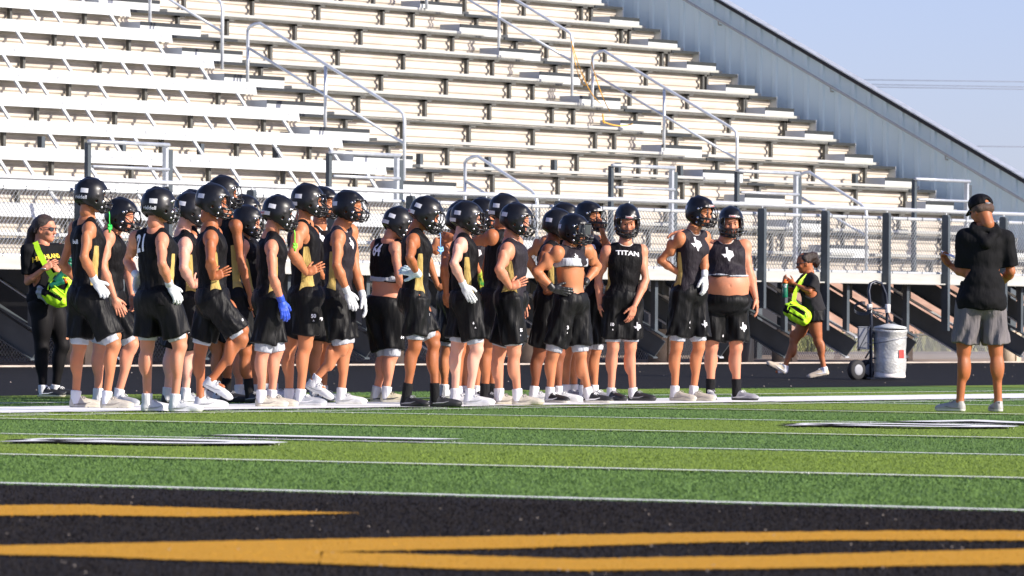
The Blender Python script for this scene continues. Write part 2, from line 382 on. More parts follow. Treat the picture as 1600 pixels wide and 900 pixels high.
# end wall with ribs, black coping and a wall rail
wall = empty('end_wall', (92.4, 54, .1)); tag(wall, 'tall ribbed pale grey metal wall closing the right end of the bleachers', 'wall')
def wtop(v): return 3.15+.523*(v-50.93)
b = MB(); v = 48.6; pts = []
while v < 66:
    for dv, du in ((0, 0), (.20, 0), (.225, -.028), (.295, -.028), (.32, 0)): pts.append((v+dv, 92.4+du))
    v += .32
vs0 = [(u, v, max(1.36, raker_y(v)-.3)) for v, u in pts]+[(u, v, wtop(v)) for v, u in pts]; n = len(pts)
vs0 += [(92.5, v, max(1.36, raker_y(v)-.3)) for v, u in pts]+[(92.5, v, wtop(v)) for v, u in pts]
fs = []
for i in range(n-1): fs += [(i+1, i, n+i, n+i+1), (2*n+i, 2*n+i+1, 3*n+i+1, 3*n+i), (n+i+1, n+i, 3*n+i, 3*n+i+1)]
fs += [(0, 2*n, 3*n, n), (n-1, 2*n-1, 4*n-1, 3*n-1)]
b.add(vs0, fs); w_ = b.build('ribbed_panel', M['wall'], wall); w_.matrix_parent_inverse = Matrix.Translation((-92.4, -54, -.1))
b = MB(); b.prism([(48.6, wtop(48.6)+.002), (66, wtop(66)+.002), (66, wtop(66)+.045), (48.6, wtop(48.6)+.045)], 92.33, 92.54, 0); b.prism([(48.55, wtop(48.6)+.062), (66, wtop(66)+.062), (66, wtop(66)+.085), (48.55, wtop(48.6)+.085)], 92.30, 92.56, 1)
w_ = b.build('coping', [M['black_trim_and_shade'], M['galv']], wall); w_.matrix_parent_inverse = Matrix.Translation((-92.4, -54, -.1))
b = MB(); b.tube([(92.28, 48.9, wtop(48.9)-.28), (92.28, 66, wtop(66)-.28)], .024, 8)
for v in (50.2, 52.4, 54.7, 57.0, 59.4): b.tube([(92.28, v, wtop(v)-.30), (92.30, v, wtop(v)-.37), (92.38, v, wtop(v)-.37)], .015, 6)
w_ = b.build('wall_rail', M['alu'], wall); w_.matrix_parent_inverse = Matrix.Translation((-92.4, -54, -.1))

# front guard fence: posts, two top rails, chain link, bottom rail
gf = empty('guard_fence', (76, 48.8, 1.4)); tag(gf, 'chain link guard fence along the front edge of the raised walkway', 'fence')
GI = Matrix.Translation((-76, -48.8, -1.4))
def gfp(b, name, m): o = b.build(name, m, gf); o.matrix_parent_inverse = GI; return o
for k in range(-14, 7):
    u = 80.19+1.885*k
    b = MB(); zb = .62 if k % 2 else .95
    b.prism([(48.66, zb), (48.78, zb), (48.78, 2.44), (48.765, 2.47), (48.675, 2.47), (48.66, 2.44)], u-.036, u+.036, 0)
    gfp(b, 'post', M['steel'])
    b = MB(); b.tube([(u, 48.72, 2.44), (u, 48.72, 2.53)], .014, 6); gfp(b, 'post_pin', M['galv'])
b = MB(); b.tube([(52.5, 48.72, 2.525), (UE+.9, 48.72, 2.525)], .03, 8); gfp(b, 'top_rail', M['pipe'])
b = MB(); b.tube([(52.5, 48.86, 2.39), (UE+.9, 48.86, 2.39)], .026, 8); gfp(b, 'mesh_rail', M['pipe'])
b = MB(); b.tube([(52.5, 48.86, 1.53), (UE+.9, 48.86, 1.53)], .026, 8); gfp(b, 'mesh_rail', M['pipe'])
b = MB(); k = 0                                                     # tie wires round the mesh rails
u = 58.
while u < UE+.8:
    for z in (2.39, 1.53): b.tube([(u, 48.83, z-.03), (u+.02, 48.825, z), (u+.035, 48.84, z+.03)], .006, 4)
    u += .47
gfp(b, 'tie_wires', M['steel'])
def chain(u0, u1, z0, z1, v, cell=.08, r=.0034):
    b = MB(); H = z1-z0; n = int((u1-u0+H)/cell)
    V = []; F = []
    for k in range(n):
        for s in (1, -1):
            a0 = u0+k*cell-(H if s > 0 else 0); p0 = [a0, z0]; p1 = [a0+H, z1]
            if s < 0: p0, p1 = [u0+k*cell, z0], [u0+k*cell-H, z1]
            # clip in u
            (x0, y0), (x1, y1) = p0, p1
            if max(x0, x1) < u0 or min(x0, x1) > u1: continue
            def cl(x, y, X, Y):
                if x < u0: t = (u0-x)/(X-x); return u0, y+(Y-y)*t
                if x > u1: t = (u1-x)/(X-x); return u1, y+(Y-y)*t
                return x, y
            a = cl(x0, y0, x1, y1); c = cl(x1, y1, x0, y0)
            q = len(V); w = r*1.414
            for (x, y) in (a, c): V += [(x-w, v, y), (x+w, v, y), (x, v+r*1.5, y), (x, v-r*1.5, y)]
            F += [(q, q+3, q+7, q+4), (q+3, q+1, q+5, q+7), (q+1, q+2, q+6, q+5), (q+2, q, q+4, q+6)]
    b.add(V, F); return b
gfp(chain(58, UE+.5, 1.54, 2.385, 48.85), 'chain_link', M['mesh'])
# low chain link fence under the stand, just behind the kerb
lf = empty('low_fence', (76, 49.4, .12)); tag(lf, 'low rusty chain link fence under the bleachers behind the track', 'fence')
for b, nm, m in ((chain(58, 100, .10, .52, 54.6, .075, .004), 'chain_link', 'mesh'),):
    o = b.build(nm, M[m], lf); o.matrix_parent_inverse = Matrix.Translation((-76, -49.4, -.12))
b = MB(); b.tube([(56, 54.6, .53), (102, 54.6, .53)], .02, 6); o = b.build('top_rail', M['dark'], lf); o.matrix_parent_inverse = Matrix.Translation((-76, -49.4, -.12))
# orange rope tied from one aisle rail to the next
def sag(p, q, s, n=14): return [(p[0]+(q[0]-p[0])*t, p[1]+(q[1]-p[1])*t, p[2]+(q[2]-p[2])*t-4*s*t*(1-t)) for t in np.linspace(0, 1, n)]
b = MB(); pA = (85.25, 55.5, 5.35); pB = (85.25, 55.05, 4.95)
b.tube(sag(pA, (85.26, 55.12, 4.72), .35), .008, 6); b.tube(sag(pA, (85.0, 54.75, 4.30), .18), .008, 6); b.tube(sag((85.24, 55.1, 5.0), (85.2, 54.7, 4.18), .08), .009, 6)
b.tube(sag((84.2, 54.2, 3.98), (85.25, 54.3, 3.97), .05), .011, 6); b.tube(sag((84.2, 54.2, 4.1), (84.25, 54.2, 3.95), .02), .014, 6)
tag(b.build('rope', M['rope']), 'orange rope hanging between two aisle handrails high in the bleachers', 'rope')
b = MB(); b.tube([(87.2, 50.15, 2.36), (87.9, 50.13, 2.33), (88.4, 50.15, 2.37)], .03, 6); b.tube([(88.3, 50.1, 2.35), (88.32, 50.1, 2.05)], .02, 6)
# far ground beyond the stand
b = MB(); b.box((40, 78, .02), (220, 84, .16)); tag(b.build('far_path', mat('pale_gravel', (.42, .36, .31), .95, 0, .1, 2)), kind='structure')
gm = mat('dry_green_weeds', (.12, .15, .04), .9, 0, .3, 3, col2=(.26, .25, .10))
V = []; Fc = []; 
for k in range(26000):
    u = random.uniform(60, 175); v = 70+abs(random.gauss(0, 3)) if random.random() < .6 else random.uniform(86, 112); h = random.uniform(.1, .5); w = random.uniform(.02, .06); a_ = random.uniform(0, 6.3); q = len(V)
    V += [(u-w*math.cos(a_), v-w*math.sin(a_), .05), (u+w*math.cos(a_), v+w*math.sin(a_), .05), (u+random.gauss(0, .08), v+random.gauss(0, .08), .05+h)]; Fc.append((q, q+1, q+2))
b = MB(); b.add(V, Fc); tag(b.build('weeds', gm), 'dry green weeds growing beyond the bleachers', 'weeds', kind='stuff')
b = MB()
for k in range(60):
    x = 60+k*4; h = 3.0+.5*math.sin(k*.9)+.4*math.sin(k*2.3); h2 = 3.0+.5*math.sin((k+1)*.9)+.4*math.sin((k+1)*2.3)
    b.add([(x, 118, 0), (x+4, 118, 0), (x+4, 124, h2), (x, 124, h), (x+4, 132, 0), (x, 132, 0)], [(0, 1, 2, 3), (3, 2, 4, 5)])
tag(b.build('earth_bank', mat('red_brown_earth', (.30, .17, .11), .95, 0, .2, 1.2, col2=(.42, .27, .19))), kind='structure')
# power lines far beyond
pl = empty('power_line', (250, 300, 0)); tag(pl, 'thin power lines crossing the sky at far right', 'power line')
for px0, py0, px1, py1 in ((1300, 124, 1700, 129), (1300, 131, 1700, 137.5), (1300, 135, 1700, 141), (1480, 228, 1700, 230.5)):
    a = at(px0, py0, 380); c = at(px1, py1, 395); b = MB(); b.tube([w2(*a), w2(*c)], .022, 5)
    o = b.build('wire', M['wire'], pl); o.matrix_parent_inverse = Matrix.Translation((-250, -300, 0))
# ---------------------------------------------------------------- implicit bodies: smooth unions of tapered limbs, meshed by surface nets
def _n(v): v = np.asarray(v, float); return v/(np.linalg.norm(v)+1e-12)
def RC(a, b, ra, rb, k=.02): return ('rc', np.asarray(a, float), np.asarray(b, float), ra, rb, k)
def EL(c, r, fr=None, k=.03, neg=False): return ('el', np.asarray(c, float), np.eye(3) if fr is None else np.asarray(fr, float), np.asarray(r, float), k, neg)
def _bb(p):
    if p[0] == 'rc': return np.minimum(p[1]-p[3], p[2]-p[4]), np.maximum(p[1]+p[3], p[2]+p[4])
    m = max(p[3]); return p[1]-m, p[1]+m
def _ev(p, X, Y, Z):
    if p[0] == 'rc':
        a, b, ra, rb = p[1:5]; d = b-a; L = max(d@d, 1e-9)
        x, y, z = X-a[0], Y-a[1], Z-a[2]
        t = np.clip((x*d[0]+y*d[1]+z*d[2])/L, 0, 1)
        return np.sqrt((x-t*d[0])**2+(y-t*d[1])**2+(z-t*d[2])**2)-(ra+(rb-ra)*t)
    c, fr, r = p[1:4]; x, y, z = X-c[0], Y-c[1], Z-c[2]
    q = [fr[i][0]*x+fr[i][1]*y+fr[i][2]*z for i in range(3)]
    k0 = np.sqrt(sum((q[i]/r[i])**2 for i in range(3))); k1 = np.sqrt(sum((q[i]/r[i]**2)**2 for i in range(3)))+1e-9
    return k0*(k0-1)/k1
def grid(prims, res, pad=.03):
    lo = np.min([_bb(p)[0] for p in prims if not (p[0] == 'el' and p[5])], axis=0)-pad; hi = np.max([_bb(p)[1] for p in prims if not (p[0] == 'el' and p[5])], axis=0)+pad
    ax = [np.arange(lo[i], hi[i]+res, res, dtype=np.float32) for i in range(3)]
    F = np.full([len(a) for a in ax], .15, np.float32)
    for p in prims:
        l, h = _bb(p); m = .05
        ix = [slice(max(0, int((l[i]-m-lo[i])/res)), min(len(ax[i]), int((h[i]+m-lo[i])/res)+2)) for i in range(3)]
        X = ax[0][ix[0]][:, None, None]; Y = ax[1][ix[1]][None, :, None]; Z = ax[2][ix[2]][None, None, :]
        d = _ev(p, X, Y, Z); f = F[tuple(ix)]; k = p[-2] if p[0] == 'el' else p[-1]
        if p[0] == 'el' and p[5]:
            d = -d; hh = np.maximum(k-np.abs(f-d), 0)/k; F[tuple(ix)] = np.maximum(f, d)+hh*hh*k*.25
        else:
            hh = np.maximum(k-np.abs(f-d), 0)/k; F[tuple(ix)] = np.minimum(f, d)-hh*hh*k*.25
    return F, ax
def nets(F, ax):
    S = F < 0; nx, ny, nz = F.shape
    c = np.zeros((nx-1, ny-1, nz-1), np.int8)
    for i in (0, 1):
        for j in (0, 1):
            for k in (0, 1): c += S[i:nx-1+i, j:ny-1+j, k:nz-1+k]
    act = np.argwhere((c > 0) & (c < 8)); ids = np.full(c.shape, -1, np.int64); ids[tuple(act.T)] = np.arange(len(act))
    acc = np.zeros((len(act), 3)); cnt = np.zeros(len(act))
    cor = [(i, j, k) for i in (0, 1) for j in (0, 1) for k in (0, 1)]
    val = {q: F[act[:, 0]+q[0], act[:, 1]+q[1], act[:, 2]+q[2]] for q in cor}
    for q in cor:
        for d in range(3):
            if q[d] == 0:
                q2 = list(q); q2[d] = 1; q2 = tuple(q2); a, b = val[q], val[q2]; m = (a < 0) != (b < 0)
                t = np.where(m, a/(a-b+1e-12), 0); P = np.zeros((len(act), 3)); P += q; P[:, d] += t
                acc[m] += P[m]; cnt[m] += 1
    V = act+acc/cnt[:, None]; res = ax[0][1]-ax[0][0]
    V = V*res+np.array([a[0] for a in ax])
    Qs = []
    for d in range(3):
        e1, e2 = (d+1) % 3, (d+2) % 3
        sl0 = [slice(None)]*3; sl1 = [slice(None)]*3; sl0[d] = slice(0, -1); sl1[d] = slice(1, None)
        for e in (e1, e2): sl0[e] = slice(1, -1); sl1[e] = slice(1, -1)
        a, b = S[tuple(sl0)], S[tuple(sl1)]
        for flip, mk in ((0, a & ~b), (1, ~a & b)):
            P = np.argwhere(mk)
            if not len(P): continue
            P = P.copy(); P[:, e1] += 1; P[:, e2] += 1
            def g(o1, o2):
                Q = P.copy(); Q[:, e1] -= o1; Q[:, e2] -= o2; return ids[tuple(Q.T)]
            q = np.stack([g(1, 1), g(0, 1), g(0, 0), g(1, 0)], 1)
            Qs.append(q[:, ::-1] if flip else q)
    Q = np.concatenate(Qs); Q = Q[(Q >= 0).all(1)]
    return V, Q
def XYZ(ax): return ax[0][:, None, None], ax[1][None, :, None], ax[2][None, None, :]
def relax(V, Q, it=2, w=.5):
    for _ in range(it):
        s = np.zeros_like(V); n = np.zeros(len(V))
        for i in range(4):
            for j in (1, 3):
                np.add.at(s, Q[:, i], V[Q[:, (i+j) % 4]]); np.add.at(n, Q[:, i], 1)
        V = V*(1-w)+s/np.maximum(n, 1)[:, None]*w
    return V

# ---------------------------------------------------------------- materials for people
SK = {}
for nm, c in dict(tan=(.47, .185, .085), fair=(.58, .25, .15), pale=(.70, .38, .285), bronze=(.37, .13, .052), brown=(.20, .066, .028)).items():
    SK[nm] = mat('skin_'+nm, (c[0]*.96, c[1]*.97, c[2]*.97), .5, 0, .10, 11, bump=.10, bscale=70, spec=.35, col2=(min(1, c[0]*1.12), c[1]*1.0, c[2]*.92), detail=6)
M['eye'] = mat('dark_eye', (.03, .02, .015), .2); M['lip'] = mat('lip', (.42, .16, .13), .5)
def cloth(name, c, rough=.75, bump=.9, scale=16, sheen=0, stretch=(1, 1, .35), **k): k.setdefault('spec', .12); k.setdefault('bdist', .03); return mat(name, c, rough, 0, .12, 4, bump=bump, bscale=scale, sheen=sheen, stretch=stretch, **k)
M['jersey'] = cloth('black_jersey_cloth', (.0065, .006, .007), .6, spec=.12); M['jersey_grey'] = cloth('faded_black_jersey_cloth', (.022, .018, .023), .6, spec=.15)
M['gold'] = cloth('gold_side_panel', (.52, .40, .15), .5, .7, 20); M['shorts'] = cloth('black_shorts_cloth', (.0065, .0065, .007), .5, .8, 16, stretch=(1.8, 1.8, .3), spec=.15, bdist=.012)
def add_panels(m):
    n = m.node_tree; N = n.nodes; L = n.links; p = N['Principled BSDF']; src = p.inputs['Base Color'].links[0].from_socket
    for at_, c in (('panel', (.50, .36, .115, 1)), ('collar', (.70, .66, .60, 1))):
        a = N.new('ShaderNodeAttribute'); a.attribute_name = at_; g = N.new('ShaderNodeMath'); g.operation = 'GREATER_THAN'; g.inputs[1].default_value = 0; L.new(a.outputs['Fac'], g.inputs[0])
        x = N.new('ShaderNodeMixRGB'); x.inputs[2].default_value = c; L.new(g.outputs[0], x.inputs[0]); L.new(src, x.inputs[1]); src = x.outputs[0]
    L.new(src, p.inputs['Base Color'])
add_panels(M['jersey']); add_panels(M['jersey_grey'])
M['tight'] = cloth('white_compression_cloth', (.44, .46, .50), .7); M['sock_w'] = cloth('white_sock', (.68, .68, .70), .8); M['sock_k'] = cloth('black_sock', (.015, .015, .016), .8)
M['tee'] = cloth('black_tee_cloth', (.008, .008, .009), .8, .6, 12); M['tee_grey'] = cloth('charcoal_tee_cloth', (.026, .025, .027), .85, .6, 12)
M['leggings'] = cloth('black_leggings', (.010, .009, .010), .6, .3, 12); M['greyshorts'] = cloth('grey_shorts_cloth', (.16, .145, .15), .8, .7, 14, stretch=(1.5, 1.5, .3))
M['collar'] = cloth('pale_collar', (.70, .66, .60), .7); M['letter'] = mat('white_lettering', (.86, .85, .88), .6); M['letter_gold'] = mat('yellow_lettering', (.85, .60, .05), .6); M['letter_red'] = mat('red_lettering', (.5, .05, .05), .6)
M['helmet'] = mat('matte_black_helmet', (.006, .006, .007), .33, 0, .2, 30, spec=.42); M['helmet_gloss'] = mat('satin_black_helmet', (.012, .014, .018), .22, 0, .2, 30, spec=.6)
M['pad'] = mat('helmet_padding', (.03, .03, .035), .8); M['cage'] = mat('black_cage_bars', (.012, .012, .013), .3, spec=.7); M['snap'] = mat('steel_snap', (.6, .6, .62), .25, .9)
M['decal'] = mat('white_helmet_decal', (.72, .72, .74), .5); M['visor'] = mat('smoked_visor', (.05, .055, .065), .06, 0, spec=.9); M['strap_w'] = mat('white_strap', (.75, .72, .68), .6)
M['glove_w'] = mat('white_glove', (.62, .64, .65), .6, bump=.3); M['glove_b'] = mat('blue_glove', (.02, .06, .45), .5, bump=.3, col2=(.03, .09, .6)); M['glove_k'] = mat('black_glove', (.015, .015, .016), .4, bump=.3)
M['glove_l'] = mat('pale_blue_glove', (.42, .62, .70), .6, col2=(.75, .82, .85), scale=30); M['glove_g'] = mat('green_yellow_glove', (.05, .35, .06), .5, col2=(.8, .7, .05), scale=22)
M['hair_d'] = mat('dark_brown_hair', (.040, .020, .012), .45, 0, .4, 3, bump=1, bscale=90, stretch=(3, 3, .3)); M['hair_b'] = mat('brown_hair', (.10, .05, .03), .5, 0, .3, 3, bump=1, bscale=90, stretch=(3, 3, .3))
for nm, u, so_, lc in (('white', (.62, .63, .64), (.70, .70, .68), (.36, .37, .38)), ('cream', (.50, .46, .38), (.62, .57, .46), (.30, .27, .24)), ('greyw', (.38, .40, .43), (.62, .62, .62), (.70, .70, .72)),
                       ('black', (.018, .018, .020), (.03, .03, .035), (.25, .25, .27)), ('bw', (.02, .02, .022), (.68, .64, .55), (.8, .8, .8)), ('nikegold', (.60, .54, .38), (.65, .62, .52), (.05, .05, .05)),
                       ('greyblack', (.34, .34, .36), (.03, .03, .03), (.6, .6, .6)), ('tanshoe', (.50, .42, .32), (.55, .48, .38), (.75, .75, .75)), ('coach', (.36, .35, .33), (.66, .64, .60), (.2, .2, .2))):
    for part, c in (('u', u), ('s', so_), ('l', lc)): M['shoe_'+nm+'_'+part] = mat('shoe_'+nm+'_'+{'u': 'upper', 's': 'sole', 'l': 'laces'}[part], c, .55, 0, .12, 20, bump=.15)
M['neon'] = mat('neon_yellow_fabric', (.55, .95, .02), .6, 0, .05, 8, bump=.4, bscale=20); M['neon_green'] = mat('green_mouthguard', (.03, .65, .08), .4); M['neon_lime'] = mat('lime_mouthguard', (.25, .95, .05), .4)
M['blue_mg'] = mat('blue_mouthguard', (.22, .48, .85), .35); M['orange'] = mat('orange_plastic', (.85, .16, .02), .4); M['bottle'] = mat('green_bottle', (.01, .16, .085), .25, spec=.7); M['silver'] = mat('silver_grey_pouch', (.35, .36, .38), .5, .2)
M['tyre'] = mat('black_tyre', (.02, .02, .022), .8); M['foil'] = mat('foil_bubble_wrap', (.50, .50, .47), .42, .3, .1, 14, bump=.6, bscale=38, detail=2); M['ctrl'] = mat('grey_box_plastic', (.28, .29, .31), .6); M['red'] = mat('red_sticker', (.6, .04, .03), .5)
M['dolly'] = mat('navy_black_tube', (.015, .02, .035), .35, .3); M['skinnail'] = M['lip']

# ---------------------------------------------------------------- shared shapes (built once)
def build_head():
    p = [EL((0, 0, .005), (.098, .077, .105), k=.03), EL((.02, 0, -.06), (.075, .064, .075), k=.03), EL((.048, 0, -.098), (.046, .045, .035), k=.03),
         RC((.092, 0, -.012), (.112, 0, -.048), .009, .013, .012), RC((.10, .009, -.05), (.10, -.009, -.05), .009, .009, .008), RC((.086, .03, .008), (.086, -.03, .008), .014, .014, .02),
         EL((.10, .031, -.016), (.016, .016, .012), k=.014, neg=True), EL((.10, -.031, -.016), (.016, .016, .012), k=.014, neg=True),
         EL((.072, .045, -.045), (.02, .02, .02), k=.02), EL((.072, -.045, -.045), (.02, .02, .02), k=.02),
         EL((.080, .031, -.017), (.013, .013, .012), k=.004), EL((.080, -.031, -.017), (.013, .013, .012), k=.004),
         EL((.090, 0, -.074), (.010, .025, .006), k=.008), EL((.087, 0, -.083), (.010, .022, .006), k=.008), EL((.072, 0, -.115), (.022, .022, .016), k=.015),
         EL((-.004, .079, -.03), (.016, .009, .032), k=.01), EL((-.004, -.079, -.03), (.016, .009, .032), k=.01), EL((.002, .086, -.03), (.008, .006, .018), k=.004, neg=True), EL((.002, -.086, -.03), (.008, .006, .018), k=.004, neg=True),
         RC((-.025, 0, -.05), (-.035, 0, -.15), .058, .057, .03)]
    F, ax = grid(p, .0052); V, Q = nets(F, ax); C = V[Q].mean(1); mi = np.zeros(len(Q), int)
    for s in (1, -1):
        mi[((C-np.array([.093, .031*s, -.017]))**2).sum(1) < .0088**2] = 1
    mi[(np.abs(C[:, 1]) < .024) & (C[:, 2] < -.068) & (C[:, 2] > -.089) & (C[:, 0] > .084)] = 2
    return V, Q, mi
def build_hand(curl, spread=.1, thumb=.3, infl=0.):
    p = [EL((.045, 0, 0), (.055, .042, .016), k=.012), RC((0, .0, 0), (.03, 0, 0), .024, .026, .015)]
    ys = [.030, .010, -.010, -.028]; Ls = [(.042, .026, .021), (.046, .029, .022), (.043, .027, .021), (.033, .021, .019)]; bx = [.088, .092, .088, .080]
    for j in range(4):
        a = np.array([bx[j], ys[j], 0.]); p.append(RC((.02, ys[j]*.6, 0), a, .014, .0125, .008)); th = curl*.6; ang = spread*(1.5-j)
        r = (.0092, .0095, .0090, .0080)[j]
        for L_, dr in zip(Ls[j], (0, .0006, .0012)):
            d = np.array([math.cos(th)*math.cos(ang), math.cos(th)*math.sin(ang), -math.sin(th)]); b = a+d*L_; p.append(RC(a, b, r-dr+infl, r-dr-.0005+infl, .004)); a = b; th += curl
    a = np.array([.018, .022, -.006]); b = a+np.array([.030, .028, -.010]); c = b+np.array([.026*math.cos(thumb), .026*math.sin(thumb), -.006-.01*curl]); d = c+np.array([.024*math.cos(thumb*.6), .024*math.sin(thumb*.6), -.006-.012*curl])
    p += [RC(a, b, .015+infl, .0125+infl, .010), RC(b, c, .0115+infl, .0105+infl, .004), RC(c, d, .0100+infl, .0088+infl, .004)]
    F, ax = grid(p, .0042, .02); return nets(F-(infl*.5), ax)
HEAD = build_head()
HANDS = {n: build_hand(*a) for n, a in dict(relax=(.35, .05, .5), flat=(.22, .07, .6), grip=(.95, .02, .2), hip=(.5, .09, .9)).items()}
GLOVE = {n: build_hand(*a, infl=.003) for n, a in dict(relax=(.35, .05, .5), flat=(.22, .07, .6), grip=(.95, .02, .2), hip=(.5, .09, .9)).items()}
def build_shoe():
    p = [EL((-.035, 0, .045), (.048, .036, .042), k=.03), EL((.06, 0, .042), (.088, .043, .034), k=.03), EL((.145, -.004, .032), (.062, .042, .028), k=.03),
         RC((-.03, 0, .05), (-.035, 0, .085), .036, .037, .02), RC((-.045, 0, .018), (.15, 0, .018), .036, .038, .02), RC((.01, 0, .07), (.09, 0, .045), .026, .02, .02)]
    F, ax = grid(p, .0065); X, Y, Z = XYZ(ax); F = np.maximum(F, -(Z-.004)+0*X+0*Y); F = np.maximum(F, (Z-.098)+0*X+0*Y)
    F = np.maximum(F, -(np.sqrt((X+.032)**2+(Y)**2)-.030+np.maximum(.062-Z, 0)*3)) if False else F
    V, Q = nets(F, ax); C = V[Q].mean(1); mi = np.where(C[:, 2] < .024, 1, 0)
    b = MB()
    for t in np.linspace(0, 1, 6):
        x = .025+.075*t; z = .094-.032*t; b.tube([(x, -.026, z-.012), (x+.004, 0, z), (x, .026, z-.012)], .0042, 5)
    b.tube([(.02, 0, .097), (.03, .03, .10), (.05, .035, .085)], .003, 4); b.tube([(.02, 0, .097), (.035, -.03, .10), (.05, -.037, .082)], .003, 4)
    for s in (1, -1): b.tube([(-.05, .040*s, .030), (-.01, .041*s, .034), (.04, .043*s, .036), (.09, .043*s, .050)], [.005, .007, .006, .002], 5)
    b.tube([(-.068, 0, .055), (-.076, 0, .09)], .006, 5)
    q = np.array([f for f in b.f if len(f) == 4]); V2 = np.array(b.v)
    me = npmesh('shoe', np.vstack([V, V2]), np.vstack([Q, q+len(V)]), [M['shoe_white_u'], M['shoe_white_s'], M['shoe_white_l']], np.concatenate([mi, np.full(len(q), 2)]))
    return me
SHOE = build_shoe()
def build_cleats():
    b = MB()
    for x, y in ((-.06, .022), (-.06, -.022), (.07, .03), (.07, -.03), (.12, .03), (.12, -.03), (.17, .012), (.17, -.014)): b.lathe([(.008, -.008), (.009, .010)], (x, y, 0), 6)
    return b.mesh('stud', M['pad'])
STUD = build_cleats()
# helmet: x forward, z up, origin at the centre of the head
def build_helmet():
    p = [EL((-.012, 0, .012), (.146, .121, .132), k=.02), EL((-.02, 0, -.045), (.125, .118, .105), k=.03), EL((.035, .082, -.085), (.062, .030, .060), k=.03), EL((.035, -.082, -.085), (.062, .030, .060), k=.03),
         RC((.05, .05, .098), (-.08, .05, .100), .012, .014, .03), RC((.05, -.05, .098), (-.08, -.05, .100), .012, .014, .03), RC((.10, 0, .058), (-.05, 0, .125), .02, .016, .03),
         RC((.085, .065, .055), (.01, .098, .045), .014, .010, .015), RC((.085, -.065, .055), (.01, -.098, .045), .014, .010, .015), RC((-.09, .070, -.02), (.0, .109, -.005), .012, .010, .015), RC((-.09, -.070, -.02), (.0, -.109, -.005), .012, .010, .015)]
    F, ax = grid(p, .0056); X, Y, Z = XYZ(ax)
    inner = np.sqrt(((X+.008)/.128)**2+(Y/.103)**2+((Z+.0)/.116)**2); inner = (inner-1)*.11
    low = np.maximum(np.sqrt(((X-.0)/.110)**2+(Y/.097)**2)*.1-.1, np.abs(Z+.10)-.12)
    F = np.maximum(F, -np.minimum(inner, low))
    gx = np.interp(ax[2], [-.2, -.155, -.13, -.10, -.075, -.03, .0, .036, .052, .06, .3], [.095, .095, .102, .106, .094, .070, .068, .082, .120, .5, .5])[None, None, :]
    F = np.maximum(F, (X-gx)*.8)
    zb = np.interp(ax[0], [-.2, -.13, -.09, -.03, .0, .06, .2], [-.065, -.07, -.088, -.125, -.142, -.148, -.15])[:, None, None]
    F = np.maximum(F, (zb-Z)*.9+0*Y)
    for s in (1, -1):                                             # ear hole and vents
        F = np.maximum(F, .011-np.sqrt((X+.005)**2+(Z+.055)**2)-np.where(Y*s > .05, 0, 1.))
        F = np.maximum(F, np.minimum(.014-np.abs(Z-.095-(X+.02)*-.1), np.minimum(.02-np.abs(X-.03), .006-np.abs(Y-.035*s)))*-1 if False else F)
    V, Q = nets(F, ax); C = V[Q].mean(1)
    r = ((C[:, 0]+.01)/.137)**2+(C[:, 1]/.110)**2+((C[:, 2]+.0)/.124)**2
    mi = np.where((r < .90) & (C[:, 2] > -.06), 1, 0)
    return npmesh('helmet', V, Q, [M['helmet'], M['pad']], mi)
HEL = build_helmet()
def shell_pt(az, z, infl=.003):                                   # a point on the shell at azimuth az (deg) and height z
    d = Vector((math.cos(math.radians(az)), math.sin(math.radians(az)), 0)); o = Vector((-.015, 0, z))+d*.4
    h = HBV.ray_cast(o, -d)
    return (h[0]+d*infl) if h[0] else o-d*.26
bmh = bmesh.new(); bmh.from_mesh(HEL); HBV = BVHTree.FromBMesh(bmh)
def patch(az0, az1, z0, z1, n=8, m=4, infl=.002, shear=0):
    b = MB()
    for j in range(m+1):
        for i in range(n+1):
            z = z0+(z1-z0)*j/m; b.v.append(tuple(shell_pt(az0+(az1-az0)*i/n, z+shear*(i/n), infl)))
    for j in range(m):
        for i in range(n): q = j*(n+1)+i; b.f.append((q, q+1, q+n+2, q+n+1)); b.m.append(0); b.sm.append(True)
    return b
def wrap_text(txt, size, az, z, flip=1, infl=.0045, off=.0005):
    me = text_mesh(txt, size, off, sub=1); b = MB()
    for v in me.vertices: b.v.append(tuple(shell_pt(az+flip*math.degrees(v.co.x/.128), z+v.co.y, infl)))
    for p_ in me.polygons: b.f.append(tuple(p_.vertices)); b.m.append(0); b.sm.append(False)
    return b
DEC = {}
b = patch(124, 152, .002, .040); b2 = patch(208, 236, .002, .040); b.add(b2.v, b2.f); DEC['sticker'] = b.mesh('helmet_sticker', M['decal'])
b = patch(140, 220, -.062, -.030, 14, 3, .004); DEC['bumper'] = b.mesh('rear_bumper', M['strap_w'])
b = wrap_text('riddell', .030, 180, -.047, infl=.008); DEC['bumper_text_red'] = b.mesh('bumper_lettering', M['letter_red'])
b = wrap_text('riddell', .042, 150, -.036, infl=.004); b2 = wrap_text('riddell', .042, 210, -.036, infl=.004); b.add(b2.v, b2.f); DEC['bumper_text'] = b.mesh('bumper_lettering', M['letter'])
b = patch(-15, 15, .058, .076, 8, 3, .004); DEC['brow'] = b.mesh('front_bumper', M['strap_w'])
b = wrap_text('Riddell', .020, 0, .067, infl=.008); DEC['brow_text'] = b.mesh('bumper_lettering', M['letter_red'])
